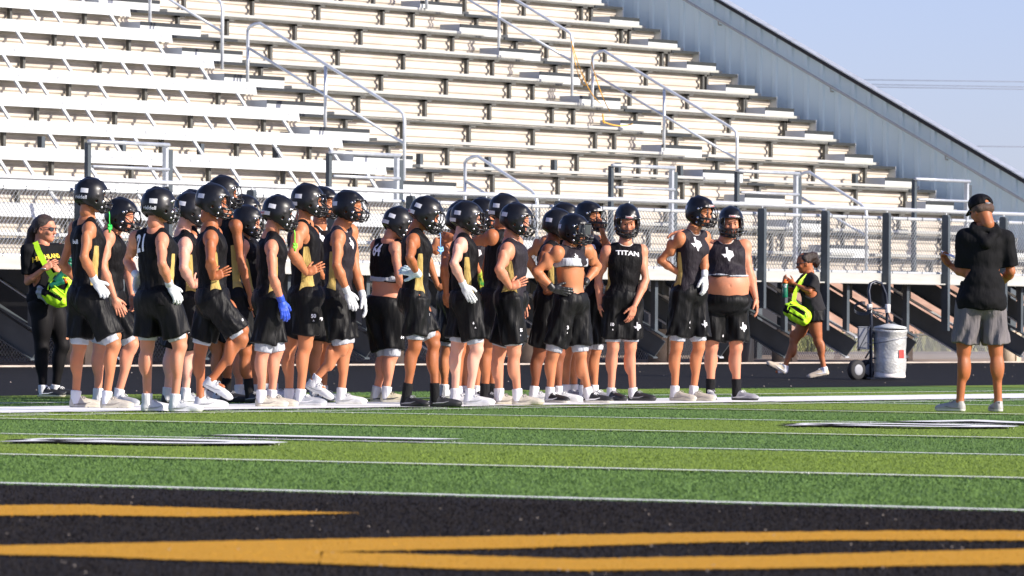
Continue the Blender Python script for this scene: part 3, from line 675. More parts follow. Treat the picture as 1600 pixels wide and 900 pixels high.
def build_cage(style=0):
    b = MB(); r = .0052
    def arc(zc, x0, xf, w, n=13, dz=0., yexp=.75):
        out = []
        for t in np.linspace(-1, 1, n):
            y = w*math.copysign(abs(t)**yexp, t); x = xf-(xf-x0)*abs(t)**2.6; out.append((x, y, zc+dz*(1-t*t)))
        return out
    b.tube(arc(-.062, .07, .178, .112), r, 7); b.tube(arc(-.095, .07, .172, .104, dz=-.004), r, 7); b.tube(arc(-.128, .075, .152, .088, dz=-.004), r, 7)
    b.tube(arc(-.052, .07, .166, .114), r, 7)
    b.tube(arc(.050, .085, .140, .098, dz=.004), r, 7)
    for s in (1, -1):
        b.tube([(.178, .012*s, -.058), (.176, .014*s, -.09), (.152, .016*s, -.13)], r, 7)
        b.tube([(.125, .078*s, .048), (.142, .082*s, -.0), (.140, .083*s, -.055), (.128, .078*s, -.10), (.112, .068*s, -.128)], r, 7)
        b.tube([(.172, .045*s, -.058), (.165, .046*s, -.092), (.140, .045*s, -.13)], r, 7)
        b.tube([(.07, .112*s, -.01), (.11, .104*s, -.030), (.142, .082*s, -.052)], r, 7)
    if style == 1:
        b.tube([(.142, 0, .055), (.180, 0, .0), (.180, 0, -.055)], r, 7)
    q = b.mesh('face_cage', M['cage']); return q
CAGE = [build_cage(0), build_cage(1)]
b = MB()
CLIPS = []
for s in (1, -1):
    for x, z, r_ in ((.052, .030, .012), (.060, -.055, .013), (.050, -.105, .010), (.085, .045, .008)):
        pt = HBV.find_nearest(Vector((x, .12*s, z)))[0]
        if pt: b.lathe([(r_, 0), (r_, .004), (r_*.6, .008)], (0, 0, 0), 10); n = 30; vv = b.v[-n:]; b.v[-n:] = [(p_[0], s*p_[2], p_[1]) for p_ in vv]; CLIPS.append((b.mesh('snap', M['snap']), pt.copy())); b = MB()
b = MB(); b.lathe([(.004, -.03), (.022, -.025), (.030, 0), (.026, .022), (.010, .03)], (0, 0, 0), 14)
b.v = [(.108+v[0]*.9, v[1]*1.2, -.125+v[2]*.8) for v in b.v]
for s in (1, -1):
    b.tube([(.112, .028*s, -.118), (.09, .075*s, -.105), (.05, .108*s, -.085)], .006, 6); b.tube([(.108, .028*s, -.132), (.08, .070*s, -.135), (.03, .105*s, -.125)], .006, 6)
CHIN = b.mesh('chin_strap', M['pad'])
b = MB()                                                          # visor
for j, z in enumerate(np.linspace(.045, -.045, 5)):
    for t in np.linspace(-1, 1, 13): b.v.append((.160-.07*abs(t)**2.4-.003*j*0, .098*t, z))
for j in range(4):
    for i in range(12): q = j*13+i; b.f.append((q, q+1, q+14, q+13)); b.m.append(0); b.sm.append(True)
VISOR = b.mesh('visor', M['visor'])
p = [EL((-.02, 0, .0), (.102, .083, .108), k=.02), EL((-.045, 0, -.055), (.066, .072, .05), k=.02)]
F, ax = grid(p, .008); X, Y, Z = XYZ(ax); F = np.maximum(F, (X-.035)+0*Y+0*Z); F = np.maximum(F, (-.098-Z)+0*X+0*Y); V, Q = nets(F, ax)
NAPE = npmesh('hair', V, Q, M['hair_d'])
TEXAS = [(-.26, .95), (.02, .95), (.02, .52), (.30, .47), (.62, .38), (.72, .02), (.80, -.25), (.55, -.42), (.28, -.66), (.22, -1.0), (.02, -.90), (-.12, -.55), (-.30, -.35), (-.48, -.52), (-.62, -.30), (-.90, .0), (-.26, .02)]
# ---------------------------------------------------------------- people
RZ = A-math.pi/2                                                  # object turn that lays local x along the picture plane
def wob(ax, f, amp, seed, st=(1, 1, .4)):
    X, Y, Z = XYZ(ax); r = np.random.default_rng(seed); out = 0
    for _ in range(5):
        k = r.normal(size=3)*f*np.array(st); out = out+np.sin(k[0]*X+k[1]*Y+k[2]*Z+r.uniform(0, 6.3)+1.2*np.sin(k[2]*.7*X-k[0]*.5*Z+k[1]*.4*Y))
    return (out*amp/2.2).astype(np.float32)
def rotm(yaw, pitch=0, roll=0): return Matrix.Rotation(math.radians(yaw), 4, 'Z') @ Matrix.Rotation(math.radians(pitch), 4, 'Y') @ Matrix.Rotation(math.radians(roll), 4, 'X')
def decal(par, surf, P, px, py, what, size, m, name, up=(0, 0, 1), tilt=0, infl=.003, wide=1.):
    """lettering that lies on a garment: found by a ray from the camera side, projected along the cloth's normal"""
    me0 = surf.data; bm = bmesh.new(); bm.from_mesh(me0); T = BVHTree.FromBMesh(bm); bm.free()
    c = P(px, py, 0); h = T.ray_cast(Vector((c[0], -1.5, c[2])), Vector((0, 1, 0)))
    if not h[0]: return
    n = Vector(h[1]); n.normalize(); n = (n+Vector((0, -.25, 0))).normalized(); U = Vector(up)-n*Vector(up).dot(n); U.normalize(); T_ = U.cross(n)
    if tilt: q = Matrix.Rotation(math.radians(tilt), 3, n); U = q @ U; T_ = q @ T_
    if isinstance(what, str): me = text_mesh(what, size, size*.03, sub=2); vs_ = [(v.co.x*wide, v.co.y) for v in me.vertices]; fs = [tuple(p.vertices) for p in me.polygons]
    else:
        bm = bmesh.new(); vv = [bm.verts.new((x*size*wide, y*size, 0)) for x, y in what]; bm.faces.new(vv); bmesh.ops.triangulate(bm, faces=bm.faces)
        for _ in range(2): bmesh.ops.subdivide_edges(bm, edges=[e for e in bm.edges if e.calc_length() > size*.25], cuts=1)
        bmesh.ops.triangulate(bm, faces=bm.faces); bm.verts.index_update(); vs_ = [(v.co.x, v.co.y) for v in bm.verts]; fs = [tuple(v.index for v in f.verts) for f in bm.faces]; bm.free()
    out = []; ok = []
    for x, y in vs_:
        q = h[0]+T_*x+U*y+n*.06; r = T.ray_cast(q, -n, .16); ok.append(bool(r[0])); out.append((r[0]+n*infl) if r[0] else q)
    b = MB(); b.add([tuple(v) for v in out], [f for f in fs if all(ok[i] for i in f)]); return b.build(name, m, par)

def person(label, g, hc, hy=0, hp=0, neck=None, ty=0, sR=None, eR=None, wR=None, hR=None, sL=None, eL=None, wL=None, hL=None, oR=None, oL=None, hip=None, kR=None, aR=None, kL=None, aL=None,
           skin='tan', b=1., fR=None, fL=None, shoe='white', sock='w', sockh=.13, hem=-.075, gold=True, jm='jersey', tight=.04, ls=.80, poseR='relax', poseL='relax', glove=None, helmet=True, cage=0,
           deco=('sticker',), visor=False, decals=(), lift=(0, 0), ftilt=(0, 0), sleeves=0, belly=0, cropwhite=False, legs='shorts', shortm='shorts', mg=None, group=True, headdz=0, lean=0, zadj=0,
           dR=(None, None), dL=(None, None), dkR=0, dkL=0, nape=True, aw=1., sw=.165, hand_up=None, gw=15):
    H0, z0 = ground(*g); z0 += zadj; r0 = float(np.dot(np.array(H0)[:2], Rv[:2])) if not zadj else at(g[0], g[1], z0)[0]; h0 = H0.z
    if zadj: w_ = w2(r0, z0, 0); h0 = slope_h(w_.y)
    def P(px, py, dz=0.):
        r, f, h = at(px, py, z0+dz); return np.array([r-r0, dz, h-h0])
    th = math.radians(ty); fwd = np.array([math.cos(th), math.sin(th), 0]); left = np.array([-math.sin(th), math.cos(th), 0])
    NB = P(*neck, headdz*.7); PV = P(*hip, 0)
    up = _n(NB-PV); lat = _n(left-up*np.dot(left, up)); fw_ = np.cross(lat, up); L = np.linalg.norm(NB-PV); fr = np.array([fw_, lat, up])
    HS = .09*b**.6; SW = sw*b**.5+.02
    def T(f, l, u): return PV+fw_*f+lat*l+up*u*L
    prim = []; tor = []
    tor += [EL(T(-.005, 0, .04), (.118*b, .160*b, .125), fr, .04), EL(T(.0, 0, .30), (.098*b, .130*b, .17), fr, .05), EL(T(.0, 0, .58), (.110*b, .150*b, .19), fr, .05), EL(T(-.005, 0, .76), (.102*b, .160*b, .105), fr, .05),
            EL(T(-.034, .07, -.04), (.078*b, .082*b, .10), fr, .03), EL(T(-.034, -.07, -.04), (.078*b, .082*b, .10), fr, .03), EL(T(.05, .065, .70), (.055, .075, .06), fr, .03), EL(T(.05, -.065, .70), (.055, .075, .06), fr, .03)]
    if belly: tor += [EL(T(.05*belly, 0, .30), (.165*belly, .185*belly, .19), fr, .06), EL(T(.02*belly, 0, .14), (.15*belly, .185*belly, .12), fr, .05)]
    def shoulder(p, sgn):
        base = T(-.005, -sgn*SW, .84) if p is None else None
        if p is not None:
            dz = (T(-.005, -sgn*SW, .84))[1]; base = P(p[0], p[1], p[2] if len(p) > 2 else dz)
        return base
    SR, SL_ = shoulder(sR, 1), shoulder(sL, -1)
    def arm(S, e, w, h, out, dd, sgn):
        UA, FA = .295*aw**.3, .255*aw**.3
        o = out if out is not None else (-1 if S[1] < 0 else 1)
        if e is None:
            E_ = S+np.array([0, 0, -.27])-fw_*.03+(-lat*sgn)*.10; Wp = E_+fw_*.07+np.array([0, 0, -.24])+(-lat*sgn)*.02
            return E_, Wp, Wp+np.array([0, 0, -.1])+fw_*.02
        e0 = P(*e[:2], S[1]); d = np.linalg.norm(e0-S); dz = S[1]+o*math.sqrt(max(0, UA*UA-d*d)) if dd[0] is None else dd[0]; E_ = P(e[0], e[1], dz)
        w0 = P(*w[:2], E_[1]); d = np.linalg.norm(w0-E_); dz = E_[1]-o*math.sqrt(max(0, FA*FA-d*d)) if dd[1] is None else dd[1]; Wp = P(w[0], w[1], dz)
        if h is None: Hp = Wp+_n(Wp-E_)*.1
        else: Hp = P(h[0], h[1], Wp[1]+(h[2] if len(h) > 2 else 0))
        return E_, Wp, Hp
    ER, WR, HR = arm(SR, eR, wR, hR, oR, dR, 1); EL_, WL, HL = arm(SL_, eL, wL, hL, oL, dL, -1)
    ar = aw*b**.35
    for S, E_, Wp in ((SR, ER, WR), (SL_, EL_, WL)):
        sd_ = -1 if S is SR else 1
        prim += [EL(S+lat*sd_*.008+np.array([0, 0, -.012]), (.058*ar, .056*ar, .074*ar), k=.02), RC(S, E_, .045*ar, .034*ar, .02), EL(S*.50+E_*.50+_n(Wp-E_)*.018, (.040*ar, .040*ar, .062), k=.015), EL(S*.58+E_*.42-_n(Wp-E_)*.020, (.040*ar, .038*ar, .068), k=.015), RC(E_, E_*.70+Wp*.30, .036*ar, .043*ar, .015), RC(E_*.70+Wp*.30, Wp, .041*ar, .0245*ar**.5, .015),
                 RC(T(-.01, sd_*.05, .93), S, .045, .048*ar, .03)]
    prim += [RC(T(-.025, 0, .93), NB, .062*b**.4, .058*b**.4, .03)]
    hipR, hipL = T(0, -HS, -.0), T(0, HS, -.0)
    def ank(a, dz, li): p = P(a[0], a[1] if li else 600, dz); p[2] = .085 if not li else p[2]; return p
    dzR = -.09*math.cos(th) if len(aR) < 3 else aR[2]; dzL = .09*math.cos(th) if len(aL) < 3 else aL[2]
    AR, AL = ank(aR, dzR, lift[0]), ank(aL, dzL, lift[1])
    KR = P(kR[0], kR[1], (hipR[1]+AR[1])/2+dkR); KL = P(kL[0], kL[1], (hipL[1]+AL[1])/2+dkL)
    lg = b**.5
    footdir = {}
    for s, Hp, K, An, fa in (('R', hipR, KR, AR, fR), ('L', hipL, KL, AL, fL)):
        fa = ty if fa is None else fa; fd = np.array([math.cos(math.radians(fa)), math.sin(math.radians(fa)), 0]); footdir[s] = (fa, fd)
        kf = _n(np.array([math.cos(math.radians(ty)), math.sin(math.radians(ty)), 0])*.5+fd*.5)
        prim += [RC(Hp, K, .090*lg, .058*lg, .04), EL(Hp*.55+K*.45+kf*.02, (.075*lg, .072*lg, .15), k=.04), EL(K+kf*.018, (.042*lg, .040*lg, .040*lg), k=.016), EL(K+kf*.008+np.array([0, 0, .075]), (.056*lg, .058*lg, .055), k=.02), RC(K+kf*.012+np.array([0, 0, -.05]), K+kf*.012+np.array([0, 0, -.02]), .032, .034, .015), RC(K, An*.97+K*.03, .046*lg, .032*lg**.7, .02),
                 EL(K*.72+An*.28-kf*.024+np.array([-kf[1], kf[0], 0])*.016, (.044*lg, .042*lg, .105), k=.018), EL(K*.70+An*.30-kf*.022-np.array([-kf[1], kf[0], 0])*.018, (.043*lg, .040*lg, .12), k=.018), RC(An, An+np.array([0, 0, -.045]), .036, .034, .02), RC(An+np.array([0, 0, -.03]), An+fd*.10+np.array([0, 0, -.055]), .03, .022, .02)]
    F, ax = grid(tor+prim, .0118, .03)
    if belly:
        X, Y, Z = XYZ(ax); q = T(.05*belly+.165*belly, 0, .27); F = np.maximum(F, .010-np.sqrt((X-q[0])**2+(Y-q[1])**2+(Z-q[2])**2))
    V, Q = nets(F, ax); V = relax(V, Q, 1, .4); mi = np.zeros(len(Q), int); base = len(V)
    # head and hands join the same body mesh
    HM = rotm(hy, hp); HC = P(*hc, headdz)
    hv, hq, hm = HEAD; R3 = np.array(HM.to_3x3()); Vs = [V]; Qs = [Q]; Ms = [mi]; n = len(V)
    Vs.append(hv @ R3.T+HC); Qs.append(hq+n); Ms.append(hm); n += len(hv)
    hands = []
    for s, E_, Wp, Hp, pose in (('R', ER, WR, HR, poseR), ('L', EL_, WL, HL, poseL)):
        x = _n(Hp-Wp); c = T(0, 0, .15 if Wp[2] > .7 else 0); o = Wp-c; o[2] *= .3
        if hand_up and s in hand_up: o = np.array(hand_up[s], float)
        o = _n(o-x*np.dot(o, x)); y = np.cross(o, x); Rm = np.array([x, y, o]).T
        S_ = np.diag([1, 1 if s == 'R' else -1, 1]); Rm = Rm @ S_
        hv, hq = HANDS[pose]; hv2 = (hv*(.94 if aw >= .9 else .86)) @ Rm.T+Wp; hq2 = hq if s == 'R' else hq[:, ::-1]
        Vs.append(hv2); Qs.append(hq2+n); Ms.append(np.zeros(len(hq), int)); n += len(hv); hands.append((s, Rm, Wp, pose, x, E_))
    hv, hq, hm = HEAD                                             # neck joint from skull to collar
    nk = grid([RC(HC+R3 @ np.array([-.028, 0, -.09]), NB+up*-.01, .056*b**.4, .060*b**.4, .02), RC(NB, T(-.02, 0, .9), .06*b**.4, .07, .02)], .011); nv, nq = nets(*nk); Vs.append(nv); Qs.append(nq+n); Ms.append(np.zeros(len(nq), int))
    me = npmesh('person', np.vstack(Vs), np.vstack(Qs), [SK[skin], M['eye'], M['lip']], np.concatenate(Ms))
    ob = D.objects.new('person', me); link(ob); w_ = w2(r0, z0, h0); ob.location = w_; ob.rotation_euler = (0, 0, RZ)
    tag(ob, label.strip(), 'person', 'football players waiting in line along the sideline' if group else None)
    def child(name, me, loc=None, rot=None): o = D.objects.new(name, me); link(o, ob); (loc is not None) and setattr(o, 'location', Vector(loc)); (rot is not None) and setattr(o, 'rotation_euler', rot.to_euler()); return o
    seed = int(g[0])
    def tcoord(ax):
        X, Y, Z = XYZ(ax); return [(X-PV[0])*fr[i][0]+(Y-PV[1])*fr[i][1]+(Z-PV[2])*fr[i][2] for i in range(3)]
    # ---- top garment
    inf = .013
    jp = [EL(p_[1], p_[3]+inf, fr, .05) for p_ in tor[:6]+tor[6:]]
    jp += [RC(h_-up*.05, h_+up*.03, .099*lg, .100*lg, .03) for h_ in (hipR, hipL)]
    for sd_, S in ((-1, SR), (1, SL_)): jp += [RC(T(-.008, sd_*.055, .925), T(-.008, sd_*.055, .925)*.30+S*.70, .052, .058, .03)]
    if sleeves:
        jp += [EL(T(-.02, 0, .02), (.150*b, .185*b, .15), fr, .05), EL(T(-.01, 0, .25), (.130*b, .160*b, .17), fr, .05)]
        for S, E_ in ((SR, ER), (SL_, EL_)):
            e = S+(E_-S)*sleeves; jp += [RC(S, e, .074*ar, .072*ar, .03), RC(T(-.01, 0, .9), S, .06, .066*ar, .03)]
    F, ax = grid(jp, .0118, .03); X, Y, Z = XYZ(ax); f_, l_, u_ = tcoord(ax)
    F = F+wob(ax, 30, .0045, seed, (1, 1, .6))+(wob(ax, 30, .0045, seed+3, (.35, .35, 1.5))*np.clip(1-(u_/L-.1)*1.3, .15, 1))
    nn = NB-T(-.025, 0, .8); nn = _n(nn); q = NB
    dx, dy, dz_ = X-q[0], Y-q[1], Z-q[2]; t = dx*nn[0]+dy*nn[1]+dz_*nn[2]; rad = np.sqrt(np.maximum((dx-t*nn[0])**2+(dy-t*nn[1])**2+(dz_-t*nn[2])**2, 0))
    F = np.maximum(F, t-.005); F = np.maximum(F, -(np.maximum(rad-.055*b**.4, -t-.10)))
    if not sleeves: F = np.maximum(F, np.abs(l_)-(SW*.88))
    else:
        for S, E_ in ((SR, ER), (SL_, EL_)):
            d = _n(E_-S); e = S+(E_-S)*sleeves; t2 = (X-e[0])*d[0]+(Y-e[1])*d[1]+(Z-e[2])*d[2]
            F = np.where(np.sqrt((X-e[0])**2+(Y-e[1])**2+(Z-e[2])**2) < .13, np.maximum(F, t2), F)
    hm_ = hem*L if hem > -.2 else hem
    F = np.maximum(F, hm_-u_+.006*np.sin(l_*30+seed))
    V, Q = nets(F, ax); V = relax(V, Q, 1, .3); C = V[Q].mean(1)-PV; cf, cl, cu_ = C @ fr[0], C @ fr[1], C @ fr[2]; mi = np.zeros(len(Q), int)
    Vv = V-PV; cf, cl, cu_ = Vv @ fr[0], Vv @ fr[1], Vv @ fr[2]; a_ = np.abs(np.degrees(np.arctan2(cf/.11, np.abs(cl)/.15))); pan = np.minimum((9+gw*(1-cu_/(.66*L))-a_)/20, (.64*L-cu_)/.05) if gold else np.full(len(V), -1.)
    Cn = V-NB; rr = np.linalg.norm(Cn-np.outer(Cn @ nn, nn), axis=1); colr = np.minimum((.074*b**.4-rr)/.01, (Cn @ nn+.05)/.02) if not sleeves else np.full(len(V), -1.)
    mats = [M[jm]]
    tm0 = npmesh('jersey', V, Q, mats)
    for an_, av_ in (('panel', pan), ('collar', colr)): a0 = tm0.attributes.new(an_, 'FLOAT', 'POINT'); a0.data.foreach_set('value', av_.astype(np.float32))
    top = child('jersey' if not sleeves else 't_shirt', tm0)
    if cropwhite:
        Fb, axb = grid([EL(p_[1], p_[3]+inf+.007, fr, .05) for p_ in tor], .0118, .03); fb, lb, ub = tcoord(axb)
        Fb = np.maximum(Fb, np.abs(ub-hm_-cropwhite/2+.006*np.sin(lb*14))-cropwhite/2)+wob(axb, 30, .003, seed, (.3, .3, 1.5)); v_, q_ = nets(Fb, axb); child('rolled_hem', npmesh('rolled_hem', v_, q_, M['tight']))
    # ---- shorts or leggings
    bot = None
    if legs == 'shorts':
        sp_ = [EL(T(-.005, 0, .03), (.128*b+.017, .166*b+.018, .15), fr, .04), EL(T(-.034, .07, -.05), (.082*b+.012, .084*b+.012, .13), fr, .04), EL(T(-.034, -.07, -.05), (.082*b+.012, .084*b+.012, .12), fr, .04)]
        if belly: sp_ = [EL(T(.02, 0, .03), (.17*b, .20*b, .14), fr, .04)]+sp_[1:]
        F, ax = grid(sp_, .0118, .28); X, Y, Z = XYZ(ax); f_, l_, u_ = tcoord(ax)
        F = np.maximum(F, u_-.155*L)
        for Hp, K in ((hipR, KR), (hipL, KL)):
            e = Hp+(K-Hp)*ls; d = _n(e-Hp); Ln = np.linalg.norm(e-Hp); x, y, z = X-Hp[0], Y-Hp[1], Z-Hp[2]; t = x*d[0]+y*d[1]+z*d[2]; tc = np.clip(t/Ln, 0, 1.1)
            px_, py_, pz_ = x-t*d[0], y-t*d[1], z-t*d[2]; rad = np.sqrt(px_**2+py_**2+pz_**2); s1 = _n(np.cross(d, fw_)); s2 = np.cross(d, s1)
            phi = np.arctan2(px_*s1[0]+py_*s1[1]+pz_*s1[2], px_*s2[0]+py_*s2[1]+pz_*s2[2])
            R_ = (.111+.002*tc)*b**.5+(.003+.009*tc)*np.sin(5*phi+2.5*np.sin(t*7+seed))+.004*tc*np.sin(11*phi+seed+t*9)
            dl = np.maximum(np.maximum(rad-R_, -(t+.02)), t-Ln+.006*np.sin(phi*2+seed)); k = .026; hh = np.maximum(k-np.abs(F-dl), 0)/k; F = np.minimum(F, dl)-hh*hh*k*.25
        F = F+wob(ax, 30, .005, seed+9, (1.2, 1.2, .4))
        V, Q = nets(F.astype(np.float32), ax); V = relax(V, Q, 1, .3); bot = child('shorts', npmesh('shorts', V, Q, M[shortm]))
        if tight:
            pr = []
            for Hp, K in ((hipR, KR), (hipL, KL)): pr.append(RC(Hp+(K-Hp)*.5, Hp+(K-Hp)*(ls+tight/.42), .090*lg, .076*lg, .001))
            F, ax = grid(pr, .0118, .03); X, Y, Z = XYZ(ax)
            for Hp, K in ((hipR, KR), (hipL, KL)):
                e = Hp+(K-Hp)*(ls+tight/.42); d = _n(K-Hp); t = (X-e[0])*d[0]+(Y-e[1])*d[1]+(Z-e[2])*d[2]; F = np.where(np.sqrt((X-e[0])**2+(Y-e[1])**2+(Z-e[2])**2) < .11, np.maximum(F, t), F)
            V, Q = nets(F, ax); child('compression_shorts', npmesh('compression_shorts', V, Q, M['tight']))
    elif legs == 'leggings':
        pr = [EL(p_[1], p_[3]+.016, fr, .05) for p_ in (tor[0], tor[4], tor[5])]
        for Hp, K, An, fa in ((hipR, KR, AR, 'R'), (hipL, KL, AL, 'L')):
            fd = footdir[fa][1]; pr += [RC(Hp, K, .104*lg, .068*lg, .04), EL(Hp*.55+K*.45+fd*.02, (.092*lg, .088*lg, .17), k=.04), RC(K, An*.85+K*.15, .062*lg, .042*lg, .03), EL(K*.70+An*.30-fd*.018, (.058*lg, .060*lg, .13), k=.035)]
        F, ax = grid(pr, .0118, .03); f_, l_, u_ = tcoord(ax); F = np.maximum(F+wob(ax, 20, .002, seed), u_-.2*L); V, Q = nets(F, ax); bot = child('leggings', npmesh('leggings', V, Q, M['leggings']))
    # ---- socks, shoes
    for s, K, An, tl, li in (('R', KR, AR, ftilt[0], lift[0]), ('L', KL, AL, ftilt[1], lift[1])):
        fa, fd = footdir[s]
        if sock:
            e = An+_n(K-An)*(sockh-.06); q_ = [RC(An+np.array([0, 0, -.04]), e, .042, .0445*lg, .01), RC(An+np.array([0, 0, -.04]), An+fd*.07+np.array([0, 0, -.05]), .036, .03, .02)]
            F, ax = grid(q_, .009, .02); X, Y, Z = XYZ(ax); d = _n(K-An); F = np.maximum(F, (X-e[0])*d[0]+(Y-e[1])*d[1]+(Z-e[2])*d[2]); v_, q2 = nets(F, ax); child('sock', npmesh('sock', v_, q2, M['sock_w' if sock == 'w' else 'sock_k']))
        rt = rotm(fa, tl); off = rt.to_3x3() @ Vector((-.033, 0, .078)); sh = child('shoe', SHOE, Vector(An)-off, rt)
        st_ = shoe if isinstance(shoe, str) else shoe[0 if s == 'R' else 1]
        for i_, k_ in enumerate('usl'): sh.material_slots[i_].link = 'OBJECT'; sh.material_slots[i_].material = M['shoe_'+st_+'_'+k_]
        if li or seed % 3 == 0: c_ = D.objects.new('studs', STUD); link(c_, sh)
    # ---- gloves
    if glove:
        gs = glove if isinstance(glove, (list, tuple)) else (glove, glove)
        for (s, Rm, Wp, pose, x, E_), gm in zip(hands, gs):
            if not gm: continue
            gv, gq = GLOVE[pose]; v_ = gv*.96; v_ = v_ @ Rm.T+Wp; q_ = gq if s == 'R' else gq[:, ::-1]; cf_ = grid([RC(Wp-x*.01+0, Wp-_n(Wp-E_)*.045, .033, .034, .01)], .008, .02); cv, cq = nets(*cf_)
            child('glove', npmesh('glove', np.vstack([v_, cv]), np.vstack([q_, cq+len(v_)]), M[gm]))
    # ---- helmet
    if helmet:
        hl = child('helmet', HEL, HC, HM)
        ms = [('face_cage', CAGE[cage]), ('chin_strap', CHIN)]
        for m_, pt in CLIPS: o_ = D.objects.new('snap', m_); link(o_, hl); o_.location = pt
        for n_, m_ in ms: link(D.objects.new(n_, m_), hl)
        if visor: link(D.objects.new('visor', VISOR), hl)
        for d_ in deco: link(D.objects.new({'sticker': 'sticker', 'bumper': 'rear_bumper', 'bumper_text': 'bumper_lettering', 'bumper_text_red': 'bumper_lettering', 'brow': 'front_bumper', 'brow_text': 'bumper_lettering'}[d_], DEC[d_]), hl)
        if nape: child('hair', NAPE, HC, HM)
        if mg:
            b_ = MB(); b_.tube([(.165, .01, -.10), (.175, .01, -.15), (.172, .005, -.20), (.176, 0, -.245)], .0045, 6)
            b_.tube([(.150, -.02, -.235), (.172, 0, -.250), (.194, .02, -.238), (.200, .028, -.262), (.174, .002, -.275), (.146, -.028, -.262)], .010, 7); b_.tube([(.174, 0, -.24), (.172, .0, -.30)], .009, 6)
            o = b_.build('mouthguard', M[mg], hl); o.rotation_euler = (0, -math.radians(hp), 0); v0 = Vector((.165, .01, -.10)); o.location = v0-(Matrix.Rotation(-math.radians(hp), 3, 'Y') @ v0)
    for d_ in decals:
        srf = {'t': top, 'b': bot}[d_[0]]; decal(ob, srf, P, d_[1], d_[2], d_[3], d_[4], M[d_[5]] if len(d_) > 5 else M['letter'], 'lettering' if isinstance(d_[3], str) else 'state_emblem', up=tuple(up), tilt=d_[6] if len(d_) > 6 else 0, wide=d_[7] if len(d_) > 7 else 1)
    return dict(ob=ob, P=P, HC=HC, HM=HM, T=T, child=child, WR=WR, WL=WL, HR=HR, HL=HL, NB=NB, PV=PV, fr=fr, L=L, z0=z0, r0=r0, h0=h0, top=top, SR=SR, SL=SL_)
# positions are read from the photograph and set down at each person's own distance on the field
person('leftmost player, tall, with green mouthguard hanging from his facemask and white glove on his hip', (138, 639), (144, 304), 28, 6, (137, 339), 32, sR=(139, 358), eR=(131, 402), wR=(149, 440), hR=(157, 450), sL=(118, 357), eL=(98, 413), wL=(116, 436), hL=(126, 440),
    hip=(135, 464), kR=(178, 539), aR=(166, 612), kL=(124, 543), aL=(118, 611), fR=-8, fL=12, skin='tan', shoe='cream', poseR='hip', poseL='hip', glove=('glove_w', None), deco=('sticker', 'bumper_text'), mg='neon_green', oL=-1, decals=(('t', 119, 378, 'bull', .05, 'letter'),), tight=.05, ls=.82)
person('player leaning right with bare hand reaching down his thigh, behind the leftmost player', (182, 635), (191, 335), -18, 12, (173, 358), -10, sR=(169, 371), eR=(160, 417), wR=(179, 466), hR=(187, 485), eL=(200, 420), wL=(206, 462),
    hip=(170, 470), kR=(206, 538), aR=(184, 600), kL=(156, 542), aL=(153, 611), fR=-35, fL=10, skin='fair', b=1.05, shoe=('greyw', 'white'), poseR='flat', deco=(), cage=1, ls=.84, tight=.045, aw=1.05)
person('player with white number 21 on his back and white gloves on his hips', (255, 645), (249, 320), 35, 4, (244, 356), 60, sR=(252, 376), eR=(253, 412), wR=(266, 447), hR=(272, 456), sL=(213, 372), eL=(199, 408), wL=(214, 432), hL=(212, 446), oL=1,
    hip=(246, 470), kR=(281, 541), aR=(273, 618), kL=(230, 541), aL=(230, 620), fR=-6, fL=20, skin='fair', shoe='white', poseR='hip', poseL='hip', glove='glove_w', deco=('sticker', 'bumper_text'), decals=(('t', 220, 381, '21', .20, 'letter', 4, .62),), tight=.03, ls=.80)
person('pale player with white rear helmet bumper right beside the player numbered 21', (285, 633), (299, 326), 18, 12, (287, 358), 20, sR=(289, 384), eR=(287, 419), wR=(301, 447), hR=(306, 444), sL=(300, 378),
    hip=(290, 470), kR=(296, 553), aR=(289, 610), kL=(269, 549), aL=(261, 612), skin='pale', b=1.04, shoe=('greyw', 'black'), sock='w', poseR='hip', deco=('sticker', 'bumper', 'bumper_text_red'), tight=0, ls=.93, aw=1.1, decals=(('b', 297, 519, '9', .03),))
person('tan player with bent knee and raised heel, hand on hip over a gold hem', (328, 639), (334, 313), 4, 8, (329, 352), 12, sR=(329, 372), eR=(329, 407), wR=(332, 434), hR=(345, 428), sL=(336, 366),
    hip=(333, 468), kR=(377, 530), aR=(330, 594), kL=(313, 545), aL=(313, 618), fR=-12, fL=5, lift=(1, 0), ftilt=(28, 0), skin='bronze', b=1.04, shoe='white', sock=None, poseR='flat', deco=('sticker',), tight=.03, ls=.84, aw=1.08, decals=(('b', 380, 500, '8', .03),))
person('player mostly hidden between two teammates, only the dome of his helmet and shins visible', (308, 629), (303, 321), 10, 5, (298, 352), 10, sR=(300, 372), hip=(302, 470), kR=(341, 550), aR=(341, 604), kL=(306, 548), aL=(318, 600), skin='tan', shoe='white', tight=0, deco=())
person('tallest bronze player with a bracelet on his hanging right wrist and black socks', (372, 630), (351, 299), 14, 6, (353, 338), 14, sR=(369, 353), eR=(375, 404), wR=(391, 463), hR=(396, 478), sL=(345, 350),
    hip=(368, 466), kR=(383, 550), aR=(391, 604), kL=(358, 548), aL=(353, 606), fR=-40, fL=-15, skin='bronze', shoe=('black', 'black'), sock='k', sockh=.2, deco=('sticker',), tight=0, ls=.86, poseR='grip', aw=.95)
person('player with lowered head in black helmet behind the bronze player, looking right', (392, 627), (388, 345), 6, 12, (380, 368), 0, hip=(393, 470), kR=(372, 548), aR=(374, 600), kL=(398, 548), aL=(400, 600), skin='fair', shoe='white', deco=())
person('player almost wholly hidden, the top of his helmet above a teammate with lowered head', (404, 625), (384, 328), 0, 5, (378, 358), 0, hip=(404, 468), kR=(414, 548), aR=(416, 600), kL=(424, 548), aL=(428, 600), skin='tan', shoe='white', deco=(), gold=False)
